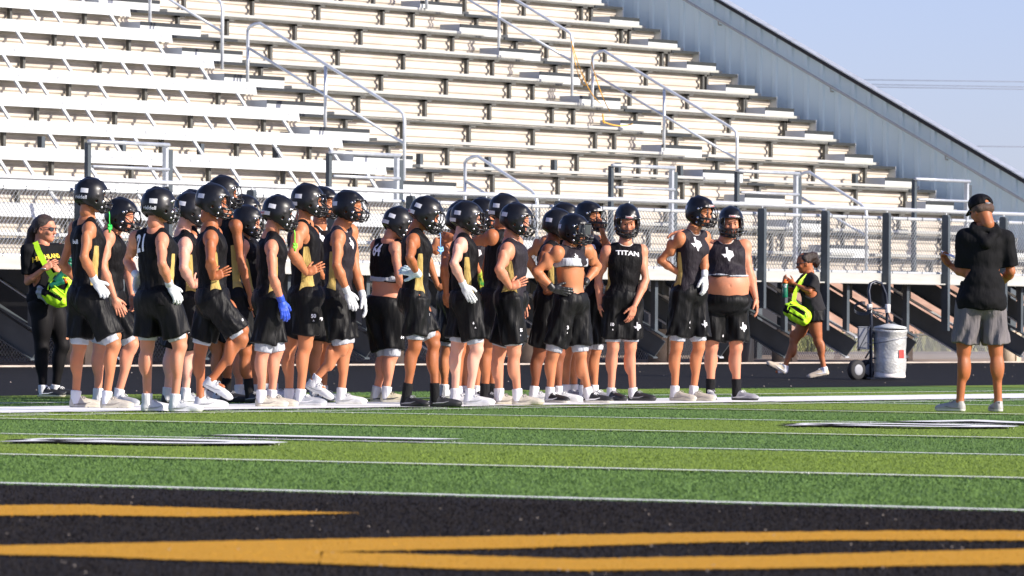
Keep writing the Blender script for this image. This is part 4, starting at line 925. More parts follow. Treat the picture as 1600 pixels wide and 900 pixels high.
person('player with a royal blue glove hanging at his thigh and lime mouthguard', (420, 637), (437, 331), 24, 14, (425, 362), 15, sR=(424, 387), eR=(426, 432), wR=(440, 471), hR=(446, 492), sL=(435, 380),
    hip=(421, 470), kR=(411, 548), aR=(408, 616), kL=(432, 548), aL=(424, 612), fR=4, fL=-5, skin='fair', shoe='cream', poseR='relax', glove=('glove_b', None), deco=('sticker', 'bumper', 'bumper_text_red'), mg='neon_lime', tight=.07, ls=.86)
person('sturdy player with bare hand on hip and number 50 on his shorts', (466, 635), (482, 312), 15, 4, (473, 341), 8, sR=(470, 360), eR=(457, 396), wR=(479, 427), hR=(492, 421), sL=(478, 352),
    hip=(479, 466), kR=(477, 539), aR=(469, 608), kL=(452, 543), aL=(452, 608), fR=-8, fL=10, skin='tan', gw=26, b=1.16, shoe='greyw', poseR='flat', deco=('sticker', 'bumper'), tight=0, ls=.80, aw=1.12, decals=(('b', 491, 494, '50', .045), ('b', 491, 501, 'A', .02)))
person('player with white emblem on his chest behind the sturdy player, 79 on his shorts', (500, 629), (506, 316), -28, 4, (499, 350), -35, sR=(488, 366), eR=(490, 410), wR=(505, 434), hR=(509, 428), hip=(505, 468), kR=(494, 545), aR=(491, 604), kL=(506, 543), aL=(505, 604), fL=-25, fR=-30,
    skin='tan', b=1.1, shoe='greyw', deco=(), visor=False, tight=0, ls=.84, decals=(('t', 502.5, 371, TEXAS, .045), ('b', 502, 499, '79', .045)))
person('player seen in profile with face visible and white gloves hanging low in front', (520, 633), (546, 322), -12, 0, (532, 352), -22, sR=(529, 371), eR=(526, 415), wR=(543, 457), hR=(552, 477), sL=(548, 362), eL=(556, 425), wL=(567, 464), hL=(572, 482), dL=(.1, -.02),
    hip=(528, 468), kR=(534, 543), aR=(489, 597), kL=(541, 541), aL=(533, 611), fR=-20, fL=-8, lift=(1, 0), ftilt=(24, 0), skin='tan', b=1.06, shoe='white', glove='glove_w', deco=('sticker',), cage=1, tight=.045, ls=.84, aw=1.1, decals=(('t', 550, 380, TEXAS, .055),), jm='jersey_grey')
person('player with number 64 on his back and shirt rolled up to a bare waist', (604, 630), (624, 348), 18, 22, (611, 371), 62, sR=(617, 388), eR=(623, 430), wR=(632, 455), sL=(590, 384), eL=(596, 425), wL=(620, 450), oL=1, dL=(.15, .2),
    hip=(602, 480), kR=(612, 555), aR=(603, 608), kL=(603, 555), aL=(587, 606), fR=-8, fL=-5, skin='fair', b=1.1, shoe='nikegold', deco=('sticker', 'bumper'), hem=.36, cropwhite=.05, tight=.06, ls=.88, decals=(('t', 589, 391, '64', .16, 'letter', 0, .6), ('b', 629, 527, '64', .04), ('b', 612, 463, '1950', .02)))
person('player in pale blue glove with blue mouthguard dangling, looking down at his feet', (652, 637), (667.5, 333), 10, 24, (651, 356), 15, sR=(645, 376), eR=(640, 403), wR=(652, 428), hR=(640, 424), sL=(654, 370), hip=(648, 468), kR=(648, 541), aR=(634, 607), kL=(677, 538), aL=(680, 607), fR=-30, fL=-4,
    skin='bronze', shoe='black', sock='k', sockh=.19, poseR='hip', glove=('glove_l', None), deco=('sticker', 'bumper', 'bumper_text_red'), mg='blue_mg', tight=.035, ls=.78, cage=1, decals=(('t', 620, 391, 'bull', .04), ('b', 671, 492, '7', .03)))
person('player hidden behind others, only his bent tan arm akimbo showing', (700, 626), (724, 337), 10, 5, (715, 362), 10, sR=(697, 378), eR=(664, 394), wR=(684, 447), hR=(692, 452), dR=(-.15, -.10), hip=(706, 468), kR=(697, 550), aR=(694, 604), kL=(690, 548), aL=(686, 603), skin='tan', shoe='white', deco=(), headdz=.1)
person('player hidden behind the pale player, only his straight hanging arm showing', (712, 629), (722, 345), 10, 8, (712, 366), 10, sR=(698, 378), eR=(694, 418), wR=(697, 458), hip=(714, 470), kR=(718, 548), aR=(716, 604), kL=(726, 548), aL=(724, 602), skin='bronze', shoe='white', deco=(), tight=0)
person('pale armed player with white glove on his hip above a gold hem', (722, 634), (731, 339), 10, 8, (723, 364), 10, sR=(720, 382), eR=(709, 412), wR=(725, 447), hR=(733, 461), sL=(727, 374),
    hip=(728, 470), kR=(745, 546), aR=(733, 612), kL=(714, 543), aL=(711, 612), fR=-10, fL=0, skin='pale', shoe='white', glove='glove_w', deco=('sticker', 'bumper'), tight=.035, ls=.80, aw=1.02, decals=(('b', 740, 505, '6', .03), ('b', 743, 512, 'A', .02)))
person('player with green and yellow glove and white emblem on his chest, behind the pale player', (746, 628), (756, 333), -10, 8, (748, 362), -38, sR=(736, 376), eR=(736, 405), wR=(751, 430), hR=(755, 444), hip=(750, 468), kR=(748, 545), aR=(743, 603), kL=(762, 545), aL=(757, 600), fR=-30,
    skin='tan', shoe=('bw', 'white'), glove=('glove_g', None), deco=('sticker',), tight=.02, decals=(('t', 745, 395, TEXAS, .06),), jm='jersey_grey')
person('big player with tan arm resting on a teammate and a broad gold side panel', (768, 631), (790, 327), 14, 6, (785, 358), 22, sR=(768, 369), eR=(736, 380), wR=(708, 372), dR=(-.12, -.05), hip=(776, 468), kR=(762, 545), aR=(757, 608), kL=(772, 546), aL=(768, 612), fR=-12, skin='bronze', gw=24, b=1.14, shoe='black', sock='k', sockh=.16, deco=('sticker', 'bumper'), tight=0, ls=.82)
person('fair player with hand on hip over a creased gold panel, number 55 on his shorts', (800, 634), (808, 342), -4, 10, (800, 372), -8, sR=(793, 391), eR=(780, 421), wR=(797, 449), hR=(811, 443), sL=(806, 380),
    hip=(800, 470), kR=(803, 551), aR=(809, 612), kL=(779, 553), aL=(780, 612), fR=-6, fL=4, skin='fair', b=1.12, shoe='cream', poseR='flat', deco=('sticker',), gw=26, jm='jersey_grey', tight=.012, ls=.84, aw=1.1, cage=1, decals=(('b', 814, 516, '55', .04), ('b', 813, 524, 'A', .02)))
person('brown skinned player behind the shirtless waist teammate, white shoes below dark legs', (850, 629), (873, 350), 10, 8, (864, 376), 0, sR=(856, 392), eR=(840, 424), wR=(853, 452), hip=(858, 470), kR=(842, 555), aR=(834, 606), kL=(873, 553), aL=(872, 608), fR=-8, fL=-12, skin='brown', b=1.06, shoe='white', deco=('sticker',), tight=.0, ls=.86)
person('player at the back with elbow jutting left, only the top of his helmet showing', (872, 626), (884, 340), 0, 4, (874, 366), 0, sR=(853, 378), eR=(822, 398), wR=(848, 449), dR=(-.1, -.05), hip=(870, 468), kR=(886, 550), aR=(884, 601), kL=(896, 550), aL=(897, 600), fR=-20, fL=-30, skin='tan', shoe='greyw', deco=())
person('player with shirt rolled to his chest, mirrored visor, black gloves and gold chain', (890, 631), (898, 358), -28, 2, (889, 383), -38, sR=(871, 395), eR=(837, 425), wR=(865, 451), hR=(884, 456), sL=(917, 391), eL=(934, 416), wL=(913, 443), hL=(905, 448), oL=1, dR=(-.18, -.17),
    hip=(893, 472), kR=(864, 553), aR=(859, 612), kL=(907, 553), aL=(920, 612), fR=-40, fL=-18, skin='tan', shoe='bw', glove='glove_k', visor=True, deco=('sticker',), hem=.62, cropwhite=.075, tight=.05, ls=.84, poseR='flat', aw=1.08, jm='jersey_grey', decals=(('b', 887, 512, '3', .045), ('b', 886, 520, 'A', .02), ('t', 900, 401, TEXAS, .03)))
person('player pressing a hand to the side of his helmet behind the visored player', (922, 627), (921, 338), -35, 2, (917, 364), -40, sR=(903, 380), eR=(905, 420), wR=(912, 450), sL=(935, 378), eL=(950, 392), wL=(942, 366), hL=(939, 352), dL=(-.02, -.10), hip=(922, 468), kR=(914, 548), aR=(912, 600), kL=(930, 548), aL=(928, 604), fL=-30,
    skin='tan', shoe='greyw', deco=('brow',), jm='jersey_grey', gold=False, tight=.05, ls=.86, poseL='flat', decals=(('t', 924, 386, TEXAS, .06),))
person('player facing the camera with TITAN across his chest and a beaded bracelet', (973, 628), (980, 343), -82, 20, (977, 380), -78, sR=(949, 393), eR=(935, 434), wR=(937, 476), hR=(940, 494), sL=(1002, 392), eL=(1009, 437), wL=(991, 479), hL=(986, 495), dR=(.02, -.02), dL=(.0, -.15),
    hip=(973, 468), kR=(958, 543), aR=(955, 606), kL=(985, 543), aL=(989, 606), fR=-55, fL=-22, skin='fair', shoe='black', sockh=.11, deco=('brow', 'brow_text'), tight=.025, ls=.82, decals=(('t', 981, 396, 'TITAN', .062, 'letter', -3, 1.25), ('b', 956, 507, '10', .04), ('b', 957, 515, 'A', .02), ('b', 996, 510, TEXAS, .042)))
person('tall player in white gloves and state emblem with a teammate leaning on his shoulders', (1072, 628), (1095, 330), -38, 8, (1083, 359), -48, sR=(1063, 372), eR=(1032, 407), wR=(1069, 432), hR=(1085, 441), sL=(1101, 370), eL=(1101, 408), wL=(1101, 432), hL=(1102, 446), oR=1, dL=(-.05, -.12),
    hip=(1077, 460), kR=(1057, 543), aR=(1054, 608), kL=(1092, 543), aL=(1083, 608), fR=-30, fL=-25, skin='tan', shoe='cream', glove='glove_w', deco=('sticker', 'brow', 'brow_text'), jm='jersey_grey', cage=1, tight=.035, ls=.80, aw=.95, poseR='flat', decals=(('t', 1088, 381, TEXAS, .072), ('b', 1077, 504, '4', .04), ('b', 1077, 512, 'A', .02), ('b', 1101, 506, TEXAS, .036)))
person('heavy player with rolled up shirt and bare belly, arm round his neighbour', (1133, 627), (1142, 346), -84, 8, (1134, 374), -82, sR=(1107, 385), eR=(1086, 384), wR=(1068, 362), hR=(1055, 364), sL=(1162, 386), eL=(1170, 424), wL=(1181, 467), hL=(1184, 484), dR=(.28, .15), dL=(.0, -.05),
    hip=(1134, 474), kR=(1112, 543), aR=(1110, 604), kL=(1150, 543), aL=(1151, 604), fR=-85, fL=-28, skin='fair', b=1.25, belly=1.13, shoe='greyblack', sock='k', sockh=.19, deco=('brow', 'brow_text'), jm='jersey_grey', gold=False, hem=.42, cropwhite=.02, tight=0, ls=.86, aw=1.15, poseR='relax', hand_up={'R': (0, .2, 1)}, decals=(('t', 1137, 397, TEXAS, .072), ('b', 1161, 511, TEXAS, .048), ('b', 1129, 525, '8', .03)))

def sdf_obj(pp, prims, name, m, res=.008, k=None, amp=0, freq=30):
    F, ax = grid(prims, res, .03)
    if amp: F = F+wob(ax, freq, amp, 5, (1, 1, 1))
    V, Q = nets(F, ax); return pp['child'](name, npmesh(name, V, Q, m))
def hp_(pp, x, y, z): return np.array(pp['HM'].to_3x3() @ Vector((x, y, z)))+pp['HC']
# trainer on the left
g1 = person('young woman with long dark ponytail, sunglasses and black leggings holding a neon bag', (82, 622), (70, 355), -24, 4, (67, 381), -38, sR=(42, 392), eR=(43, 441), wR=(68, 420), hR=(82, 412), sL=(93, 389), eL=(108, 425), wL=(92, 425), hL=(88, 420), dR=(-.10, -.22), dL=(.1, -.12),
    hip=(72, 474), kR=(66, 543), aR=(67, 604), kL=(97, 541), aL=(86, 602), fR=-20, fL=-12, skin='fair', b=.96, aw=.85, sw=.15, shoe='bw', sockh=.10, helmet=False, group=False, sleeves=.75, jm='tee', gold=False, hem=.02, legs='leggings', decals=(('t', 78, 401, 'HIGHLAND', .062, 'letter_gold', 6, 1),))
q = lambda x, y, z: hp_(g1, x, y, z)
sdf_obj(g1, [EL(q(-.018, 0, .026), (.103, .087, .092), k=.02), EL(q(-.002, 0, .05), (.080, .078, .064), k=.02), RC(q(-.10, 0, .02), q(-.13, .0, -.05), .035, .042, .03), RC(q(-.13, 0, -.05), q(-.15, .01, -.18), .044, .05, .03), RC(q(-.15, .01, -.18), q(-.13, .02, -.36), .05, .03, .03), RC(q(-.05, .065, 0), q(-.06, .068, -.06), .02, .02, .02), RC(q(-.05, -.065, 0), q(-.06, -.068, -.05), .02, .02, .02)], 'hair', M['hair_d'], amp=.002, freq=60)
def shades(pp):
    b = MB()
    for s in (1, -1):
        vs_ = []; 
        for yy, zz in ((.010, .004), (.058, .006), (.062, -.012), (.050, -.034), (.024, -.034), (.012, -.018)): vs_.append((.108-abs(yy)*.25, yy*s, zz))
        n = len(vs_); b.add(vs_+[(x-.006, y, z) for x, y, z in vs_], [tuple(range(n)), tuple(range(n, 2*n))[::-1]]+[(i, (i+1) % n, n+(i+1) % n, n+i) for i in range(n)])
        b.tube([(.094, .060*s, .0), (.06, .078*s, .0), (-.005, .084*s, -.008)], .003, 5)
    b.tube([(.106, .012, .0), (.110, 0, .002), (.106, -.012, .0)], .003, 5)
    return pp['child']('sunglasses', b.mesh('sunglasses', M['visor']), pp['HC'], pp['HM'])
shades(g1)
b = MB(); w_ = g1['WR']; b.lathe([(.030, -.006), (.034, 0), (.030, .006)], tuple(w_), 14); g1['child']('bracelet', b.mesh('bracelet', M['snap']))
# right trainer, walking left
g2 = person('woman walking left in charcoal tee and black shorts with neon bag across her body', (1256, 592), (1257, 409), 186, 14, (1262, 427), 192, sL=(1272, 437), eL=(1265, 455), wL=(1240, 443), hL=(1229, 437), sR=(1258, 434), eR=(1240, 455), wR=(1224, 448), hR=(1224, 441), dL=(-.20, -.12), dR=(.12, -.04),
    hip=(1270, 488), kL=(1278, 532), aL=(1288, 577), kR=(1241, 532), aR=(1226, 574), fR=186, fL=184, lift=(1, 1), ftilt=(-28, 12), skin='bronze', b=.98, aw=.85, sw=.14, shoe='tanshoe', sockh=.09, helmet=False, group=False, sleeves=.72, jm='tee_grey', gold=False, hem=.02, ls=.34, tight=0, decals=(('t', 1249, 437, 'HB', .05, 'letter_gold'),))
q = lambda x, y, z: hp_(g2, x, y, z)
sdf_obj(g2, [EL(q(-.025, 0, .026), (.096, .088, .090), k=.02), EL(q(-.125, 0, .03), (.062, .055, .065), k=.03), EL(q(-.145, 0, -.035), (.050, .045, .07), k=.03), EL(q(-.12, .02, .075), (.035, .035, .03), k=.02)], 'hair', M['hair_d'], amp=.006, freq=55)
shades(g2)
# coach, seen from behind
g3 = person('man in black cap, hooded black tee and grey shorts seen from behind', (1531, 645), (1533, 326), 128, 20, (1538, 348), 96, sL=(1509, 372), eL=(1506, 425), wL=(1485, 415), hL=(1479, 408), sR=(1571, 375), eR=(1579, 424), wR=(1568, 440), dL=(.02, .16), dR=(.02, .24), hR=(1560, 436),
    hip=(1533, 473), kL=(1506, 550), aL=(1500, 628, 0), kR=(1556, 550), aR=(1560, 628, .02), fL=150, fR=100, skin='bronze', b=1.14, sw=.175, aw=1.08, shoe='coach', sock=None, helmet=False, group=False, sleeves=.86, jm='tee', gold=False, hem=-.09, shortm='greyshorts', ls=.84, tight=0, poseL='grip')
q = lambda x, y, z: hp_(g3, x, y, z)
p = [EL(q(-.006, 0, .038), (.110, .098, .092), k=.02)]; F, ax = grid(p, .007, .03); X, Y, Z = XYZ(ax); c = q(0, 0, .012); nrm = np.array(g3['HM'].to_3x3() @ Vector((.05, 0, 1)))
F = np.maximum(F, -((X-c[0])*nrm[0]+(Y-c[1])*nrm[1]+(Z-c[2])*nrm[2])); c = q(-.112, 0, .03); F = np.maximum(F, .030-np.sqrt((X-c[0])**2+(Y-c[1])**2+(Z-c[2])**2)); V, Q = nets(F, ax); cap = g3['child']('cap', npmesh('cap', V, Q, M['jersey']))
sdf_obj(g3, [RC(q(.10, .045, .018), q(.165, .03, -.002), .010, .008, .02), RC(q(.10, -.045, .018), q(.165, -.03, -.002), .010, .008, .02), RC(q(.11, 0, .026), q(.185, 0, .004), .012, .008, .03)], 'cap_brim', M['jersey'])
b = MB(); b.tube([tuple(q(-.094, .03, .014)), tuple(q(-.104, 0, .012)), tuple(q(-.094, -.03, .014))], .007, 6); g3['child']('cap_strap', b.mesh('cap_strap', M['ctrl']))
sdf_obj(g3, [EL(q(-.022, 0, -.005), (.099, .084, .072), k=.02)], 'hair', M['hair_b'])
T = g3['T']; sdf_obj(g3, [RC(T(-.07, .10, .90), T(-.135, 0, .74), .036, .045, .03), RC(T(-.07, -.10, .90), T(-.135, 0, .74), .036, .045, .03), RC(T(.0, .09, .97), T(-.07, .10, .90), .03, .036, .03), RC(T(.0, -.09, .97), T(-.07, -.10, .90), .03, .036, .03), RC(T(-.09, .06, .92), T(-.09, -.06, .92), .024, .024, .03)], 'hood', M['tee'], amp=.003, freq=40)
shades(g3)
def place(pp, loc=(0, 0, 0)):                                      # world matrix frame shared by things a person carries
    return Matrix.Translation(pp['ob'].location) @ Matrix.Rotation(RZ, 4, 'Z')
def carried(pp, name, label, cat, mesh_parts, origin, group=None):
    root = D.objects.new(name, None); root.empty_display_size = .1; link(root); root.matrix_world = place(pp) @ Matrix.Translation(Vector(origin)); tag(root, label, cat, group)
    for n_, me in mesh_parts:
        o = D.objects.new(n_, me); link(o, root); o.matrix_parent_inverse = Matrix.Identity(4); o.location = -Vector(origin)
    return root
# paper in the coach's hand
P3 = g3['P']; h_ = g3['HL']; b = MB(); c = np.array([h_[0]-.02, h_[1], h_[2]+.03])
b.add([tuple(c+np.array(d)) for d in ((-.02, -.05, .035), (.09, -.05, -.005), (.09, .08, .02), (-.02, .08, .06), (-.02, -.05, .037), (.09, -.05, -.003), (.09, .08, .022), (-.02, .08, .062))], [(0, 3, 2, 1), (4, 5, 6, 7), (0, 1, 5, 4), (1, 2, 6, 5), (2, 3, 7, 6), (3, 0, 4, 7)])
o = b.build('paper', M['letter']); o.matrix_world = place(g3); tag(o, 'small white paper in the left hand of the capped man', 'paper')
# neon bags
def bag(pp, cx, cy, dz, w, h, tilt, strap, label, extra=()):
    P_ = pp['P']; c = P_(cx, cy, dz); ca, sa = math.cos(math.radians(tilt)), math.sin(math.radians(tilt)); ex = np.array([ca, 0, sa]); ez = np.array([-sa, 0, ca]); ey = np.array([0, 1., 0])
    def Q_(x, y, z): return c+ex*x+ey*y+ez*z
    fr = np.array([ex, ey, ez]); parts = []
    F, ax = grid([EL(Q_(0, 0, 0), (w, .075, h), fr, .02), RC(Q_(-w*.6, 0, -h*.5), Q_(w*.6, 0, -h*.5), .06, .06, .03), RC(Q_(-w*.6, 0, h*.4), Q_(w*.6, 0, h*.4), .05, .05, .03)], .008, .03); F = F+wob(ax, 34, .006, 3, (1, 1, 1)); V, Q = nets(F, ax)
    C = V[Q].mean(1)-c; a_ = np.arctan2(C @ ez/h, C @ ex/w); rr = np.hypot(C @ ez/h, C @ ex/w); xx, zz = C @ ex/w, C @ ez/h; mi = (((zz > .08) & (zz < .60) & (xx > -.75) & (xx < .45)) | ((np.abs(zz+.42) < .10) & (xx < .6)) | ((xx < -.55) & (zz < .1) & (zz > -.7))).astype(int)
    parts.append(('pouch', npmesh('pouch', V, Q, [M['neon'], M['tee']], mi)))
    b = MB(); n = 18
    b.tube([Q_(w*.75*math.cos(t), -.078, h*.7*math.sin(t)) for t in np.linspace(.3, 3.6, n)], .007, 6); b.tube([Q_(-w*.6, -.088, h*.1), Q_(0, -.10, h*.0), Q_(w*.6, -.085, -h*.1)], .008, 6); parts.append(('piping', b.mesh('piping', M['neon'])))
    b = MB(); S = [P_(*s) for s in strap]
    for i in range(len(S)-1):
        t = _n(S[i+1]-S[i]); side = _n(np.cross(t, [0, 1, 0]))*.026; nn_ = np.array([0, -.004, 0]); v_ = [S[i]-side, S[i]+side, S[i+1]+side, S[i+1]-side]
        b.add([tuple(x) for x in v_]+[tuple(x+nn_) for x in v_], [(0, 1, 2, 3), (7, 6, 5, 4), (0, 4, 5, 1), (1, 5, 6, 2), (2, 6, 7, 3), (3, 7, 4, 0)])
    parts.append(('strap', b.mesh('strap', M['neon'])))
    return carried(pp, 'medical_bag', label, 'bag', parts, tuple(c)), Q_
_, Q1 = bag(g1, 92, 452, -.27, .125, .17, -28, ((55, 378, -.10), (60, 392, -.19), (68, 408, -.215), (77, 425, -.22), (84, 436, -.22)), 'neon yellow and black sports bag hanging on the chest of the ponytailed woman')
def bottle(pp, c, tilt, label, cap='orange', r=.030, h=.16, text=None, name='drink_bottle'):
    b = MB(); b.lathe([(r*.9, 0), (r, .01), (r, h*.5), (r*.90, h*.58), (r, h*.7), (r, h*.86), (r*.8, h*.9)], (0, 0, 0), 18); b2 = MB(); b2.lathe([(r*.95, h*.9), (r*.98, h*1.02), (r*.5, h*1.05), (r*.35, h*1.16), (r*.2, h*1.17)], (0, 0, 0), 18)
    root = D.objects.new(name, None); link(root); root.matrix_world = place(pp) @ Matrix.Translation(Vector(c)) @ Matrix.Rotation(math.radians(tilt), 4, 'Y'); tag(root, label, 'bottle')
    link(D.objects.new('body', b.mesh('body', M['bottle'])), root); link(D.objects.new('cap', b2.mesh('cap', M[cap])), root)
    if text:
        tm = text_mesh(text, .05, .001, sub=1); bb = MB()
        for v in tm.vertices: a_ = v.co.x/r-math.pi/2; bb.v.append(((r+.002)*math.cos(a_), (r+.002)*math.sin(a_), h*.72+v.co.y))
        for p_ in tm.polygons: bb.f.append(tuple(p_.vertices)); bb.m.append(0); bb.sm.append(False)
        link(D.objects.new('lettering', bb.mesh('lettering', M['letter'])), root)
    return root
bottle(g1, g1['P'](86, 440, -.34), 40, 'orange capped bottle tucked in the mouth of the neon bag, upper one'); bottle(g1, g1['P'](78, 447, -.34), 70, 'orange capped bottle tucked in the neon bag, lower one'); bottle(g1, g1['P'](101, 432, -.30), 20, 'green bottle under the hand of the ponytailed woman', cap='bottle')
T = g1['P']; c = T(66, 458, -.22); b = MB()
F, ax = grid([EL(c, (.055, .03, .06), k=.02), EL(c+np.array([.05, 0, -.05]), (.04, .028, .05), k=.02), EL(c+np.array([-.03, -.01, .04]), (.03, .02, .03), k=.01)], .007, .02); F = F+wob(ax, 60, .006, 4, (1, 1, 1)); V, Q = nets(F, ax)
carried(g1, 'waist_pouch', 'silver grey pouch clipped at the waist of the ponytailed woman', 'pouch', [('pouch', npmesh('pouch', V, Q, M['silver']))], tuple(c))
bag(g2, 1246, 489, -.20, .19, .105, -30, ((1262, 430, -.08), (1252, 440, -.15), (1243, 456, -.17), (1240, 470, -.19), (1248, 480, -.20)), 'neon yellow bag with black pocket slung on the walking woman')
bottle(g2, g2['P'](1226.5, 465, -.16), 0, 'green sports bottle with orange cap carried by the walking woman', r=.036, h=.20, text='G')
# towel at the first player's hip, gold chain, bracelets handled as parts
# ---------------------------------------------------------------- hand truck with cooler
p0, zc = ground(1378, 594)
def cpx(px, py, dz=0):
    r, f, h = at(px, py, zc+dz); r00 = at(1378, 594, zc)[0]; return np.array([r-r00, dz, h-p0.z])
def cart_thing(name, label, cat):
    o = D.objects.new(name, None); link(o); o.location = p0; o.rotation_euler = (0, 0, RZ); tag(o, label, cat); return o
ht = cart_thing('hand_truck', 'dark hand truck with looped handle and black rubber wheels on the track', 'hand truck')
b = MB(); A1, A2 = cpx(1363, 470), cpx(1387, 470, .22)
b.tube([cpx(1361, 590), cpx(1361, 500), cpx(1360, 478), cpx(1357, 455), cpx(1360, 443, .05), cpx(1368, 440, .11), cpx(1377, 443, .17), cpx(1384, 460, .22), cpx(1386, 480, .22), cpx(1386, 505, .22), cpx(1386, 590, .22)], .021, 8)
for y in (482, 520, 560): b.tube([cpx(1361, y), cpx(1386, y, .22)], .013, 6)
b.tube([cpx(1352, 560), cpx(1361, 545)], .012, 6); b.tube([cpx(1344, 578), cpx(1358, 560), cpx(1362, 588)], .012, 6); o = b.build('frame', M['dolly'], ht)
b = MB(); q = cpx(1372, 592); b.box((q[0]-.14, -.02, .02), (q[0]+.22, .28, .032)); b.build('toe_plate', M['dolly'], ht)
for (wx, wy, dz) in ((1338, 577, -.04), (1354, 577, .30)):
    c = cpx(wx, wy, dz); 
    th_ = math.radians(38); ax_ = np.array([math.sin(th_), -math.cos(th_), 0]); e1 = np.array([math.cos(th_), math.sin(th_), 0])
    def ring(prof, m, nm, par):
        b = MB(); n = 24
        for r_, t in prof:
            for k in range(n): a_ = 2*math.pi*k/n; b.v.append(tuple(c+ax_*t+e1*r_*math.cos(a_)+np.array([0, 0, 1])*r_*math.sin(a_)))
        for i in range(len(prof)-1):
            for k in range(n): b.f.append((i*n+k, i*n+(k+1) % n, (i+1)*n+(k+1) % n, (i+1)*n+k)); b.m.append(0); b.sm.append(True)
        for e in (0, len(prof)-1): b.f.append(tuple(e*n+k for k in range(n))); b.m.append(0); b.sm.append(False)
        return b.build(nm, m, par)
    c[2] = .128; w_ = ring([(.07, -.045), (.11, -.045), (.128, -.03), (.128, .03), (.11, .045), (.07, .045)], M['tyre'], 'wheel', ht); ring([(.03, -.05), (.066, -.05), (.07, -.046), (.07, .046), (.066, .05), (.03, .05)], M['ctrl'], 'rim', w_)
for x, dz in ((1358.5, 0), (1387, .22)):
    q = cpx(x, 482, dz); b = MB(); b.lathe([(.030, -.055), (.034, -.05), (.034, .05), (.030, .055)], tuple(q), 12); b.build('white_clamp', M['strap_w'], ht)
b = MB(); pts = [cpx(1387, 488, .2), cpx(1391, 500, .15), cpx(1392, 508, .1), cpx(1390, 515, .05)]; b.tube(pts, .007, 6); b.tube([cpx(1362, 540, -.03), cpx(1353, 535, -.05), cpx(1341, 548, -.05), cpx(1355, 520, -.04), cpx(1360, 508, -.03)], .006, 6)
for k in range(5): b.tube([cpx(1356-3*k, 486+3*math.sin(k), -.04)+np.array([.0, 0, .0])]+[cpx(1348+14*math.cos(t), 484+9*math.sin(t)-k, -.05) for t in np.linspace(0, 5, 12)], .004, 5)
b.tube([cpx(1362, 492), cpx(1370, 487, .1), cpx(1382, 490, .15), cpx(1372, 497, .1), cpx(1366, 490, .05)], .009, 6); b.build('hose', M['dolly'], ht)
bx = cart_thing('control_box', 'grey rectangular box strapped to the back of the hand truck', 'box')
b = MB(); a_, c_ = cpx(1341, 546, .05), cpx(1358, 512, .05); b.box((a_[0], .0, a_[2]), (c_[0]+.02, .26, c_[2])); b.box((a_[0]-.004, -.004, c_[2]), (c_[0]+.024, .264, c_[2]+.014)); o = b.build('case', M['ctrl'], bx)
mb_ = o.modifiers.new('bevel', 'BEVEL'); mb_.width = .008; mb_.segments = 2
cl = cart_thing('water_cooler', 'round drum cooler wrapped in silver bubble foil with a red sticker, on the hand truck', 'cooler')
q0, q1 = cpx(1366, 594), cpx(1416, 594); cx = (q0[0]+q1[0])/2; R_ = (q1[0]-q0[0])/2; ch = cpx(1390, 515)[2]; b = MB(); n = 40; prof = [(.98, .0), (1., .02), (.97, .05), (.97, .07)]
b.lathe([(R_*r_, z) for r_, z in prof]+[(R_*.95, .075)], (cx, .12, .03), n); b.build('base', M['strap_w'], cl)
b = MB(); prof = [(R_*1.0, .07), (R_*1.02, .20), (R_*1.0, .35), (R_*1.03, .45), (R_*1.03, .52), (R_*1.10, ch-.06), (R_*1.16, ch-.035), (R_*1.06, ch-.03)]
V = []; 
for r_, z in [(np.interp(z, [p_[1] for p_ in prof], [p_[0] for p_ in prof]), z) for z in np.linspace(.07, ch-.03, 34)]:
    for k in range(n):
        a_ = 2*math.pi*k/n; rr = r_*(1+.012*math.sin(3*a_+z*9)+.010*math.sin(7*a_-z*23)); V.append((cx+rr*math.cos(a_), .12+rr*math.sin(a_), .03+z+.008*math.sin(2*a_+1)))
b.add(V, [(i*n+k, i*n+(k+1) % n, (i+1)*n+(k+1) % n, (i+1)*n+k) for i in range(33) for k in range(n)], 0, True); b.build('foil_wrap', M['foil'], cl)
b = MB(); b.lathe([(R_*1.05, ch-.02), (R_*1.02, ch+.005), (R_*.5, ch+.03), (R_*.2, ch+.045)], (cx, .12, .03), n); b.build('lid', M['alu_white'], cl)
b = MB(); zz = .03+(ch-.1)*.88; b.tube([(cx+R_*1.045*math.cos(t), .12+R_*1.045*math.sin(t), zz+.04*math.cos(t)) for t in np.linspace(0, 2*math.pi, 33)[:-1]], .008, 6, closed=True); b.build('strap', M['ctrl'], cl)
b = MB(); z = cpx(1408, 556)[2]
for j in range(4):
    for i in range(7): t = math.radians(-60+i*4); b.v.append((cx+R_*1.045*math.cos(t), .12+R_*1.045*math.sin(t), z-.03+j*.035))
for j in range(3):
    for i in range(6): q = j*7+i; b.f.append((q, q+1, q+8, q+7)); b.m.append(0); b.sm.append(True)
b.build('sticker', M['red'], cl)
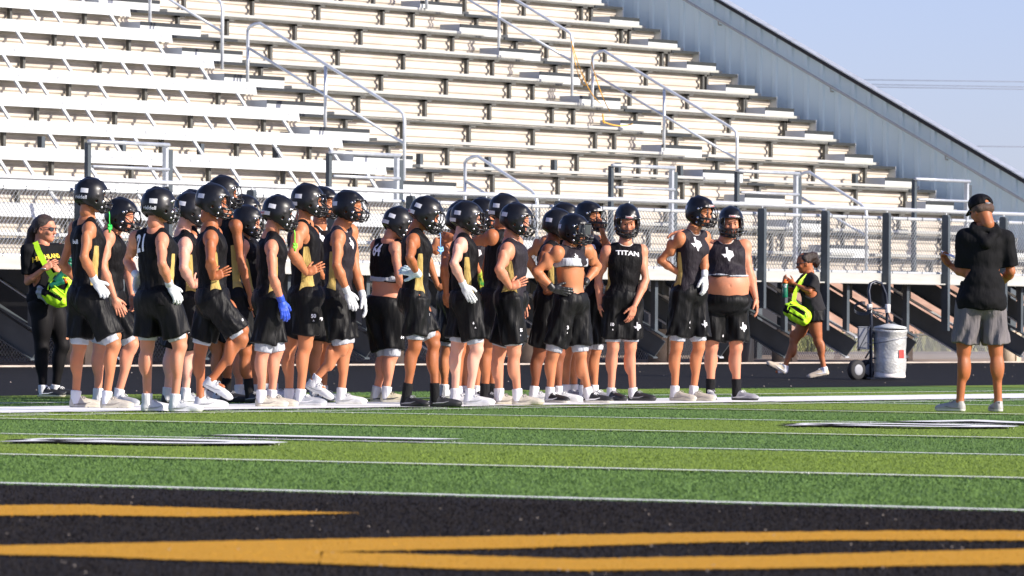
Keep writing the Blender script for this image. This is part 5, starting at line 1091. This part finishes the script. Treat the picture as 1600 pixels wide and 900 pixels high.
# ---------------------------------------------------------------- turf pile: blades coloured like the paint beneath them
tv = []; tf = []; tm_ = []
idx = {m.name: i for i, m in enumerate((M['turf_dark'], M['turf_light'], M['white'], M['blackpaint'], M['gold_turf']))}
for o in list(D.objects):
    if o.type == 'MESH' and o.get('kind') == 'structure' and o.data.materials and o.data.materials[0] and o.data.materials[0].name in idx:
        b0 = len(tv); tv += [tuple(o.matrix_world @ v.co) for v in o.data.vertices]
        for p_ in o.data.polygons: tf.append([b0+i for i in p_.vertices]); tm_.append(idx[o.data.materials[0].name])
TB = BVHTree.FromPolygons(tv, tf); bl = []
def blades(z0, z1, dens):
    area = (z1**2-z0**2)*.105; n = int(area*dens)
    z = np.sqrt(rng.uniform(z0*z0, z1*z1, n)); x = rng.uniform(-.105, .105, n)*z
    P_ = Rv[None, :]*x[:, None]+Fv[None, :]*z[:, None]
    return P_[P_[:, 1] < 36.55]
PP = np.vstack([blades(17.5, 26, 3400), blades(26, 36, 2000), blades(36, 50, 900), blades(50, 70, 420)])
mi = np.zeros(len(PP), int); dn = Vector((0, 0, -1)); keep = np.ones(len(PP), bool)
for i, p_ in enumerate(PP):
    r = TB.ray_cast(Vector((p_[0], p_[1], 1)), dn)
    if r[2] is None: keep[i] = False
    else: mi[i] = tm_[r[2]]
PP, mi = PP[keep], mi[keep]; n = len(PP); a_ = rng.uniform(0, 2*np.pi, n); w = rng.uniform(.0015, .0045, n); h = rng.uniform(.006, .016, n); ln = rng.normal(0, .007, (n, 2))
V = np.zeros((n, 3, 3)); V[:, 0] = PP; V[:, 1] = PP; V[:, 2] = PP
V[:, 0, 0] -= w*np.cos(a_); V[:, 0, 1] -= w*np.sin(a_); V[:, 1, 0] += w*np.cos(a_); V[:, 1, 1] += w*np.sin(a_); V[:, 2, :2] += ln; V[:, 2, 2] = h; V[:, :2, 2] = .001
me = npmesh('turf_pile', V.reshape(-1, 3), np.arange(3*n).reshape(-1, 3), [M['turf_dark'], M['turf_light'], M['white'], M['blackpaint'], M['gold_turf']], mi, smooth=False)
tag(link(D.objects.new('turf_pile', me)), 'short synthetic grass pile over the striped field', 'grass', kind='stuff')
# pale crumbs scattered on the track and end zone
V = []; Fc = []
for k in range(300):
    if k % 3: u, v = random.uniform(46, 100), random.uniform(36.8, 48.2); z = .003+(v-36.6)*.0094; s = random.uniform(.003, .009)
    else: p_ = w2(*(lambda zz: (random.uniform(-.085, .085)*zz, zz, 0))(random.uniform(17, 27))); u, v = p_.x, p_.y; z = .02; s = random.uniform(.0015, .0035)
    if k % 3 == 0 and u > GU: continue
    q = len(V); V += [(u-s*1.6, v-s, z), (u+s*1.6, v-s, z), (u, v+s, z), (u, v, z+s*1.4)]; Fc += [(0+q, 1+q, 3+q), (1+q, 2+q, 3+q), (2+q, 0+q, 3+q)]
b = MB(); b.add(V, Fc); tag(b.build('crumbs', mat('pale_crumb', (.28, .24, .20), .9)), 'pale crumbs and grit scattered over the track and end zone', 'grit', kind='stuff')
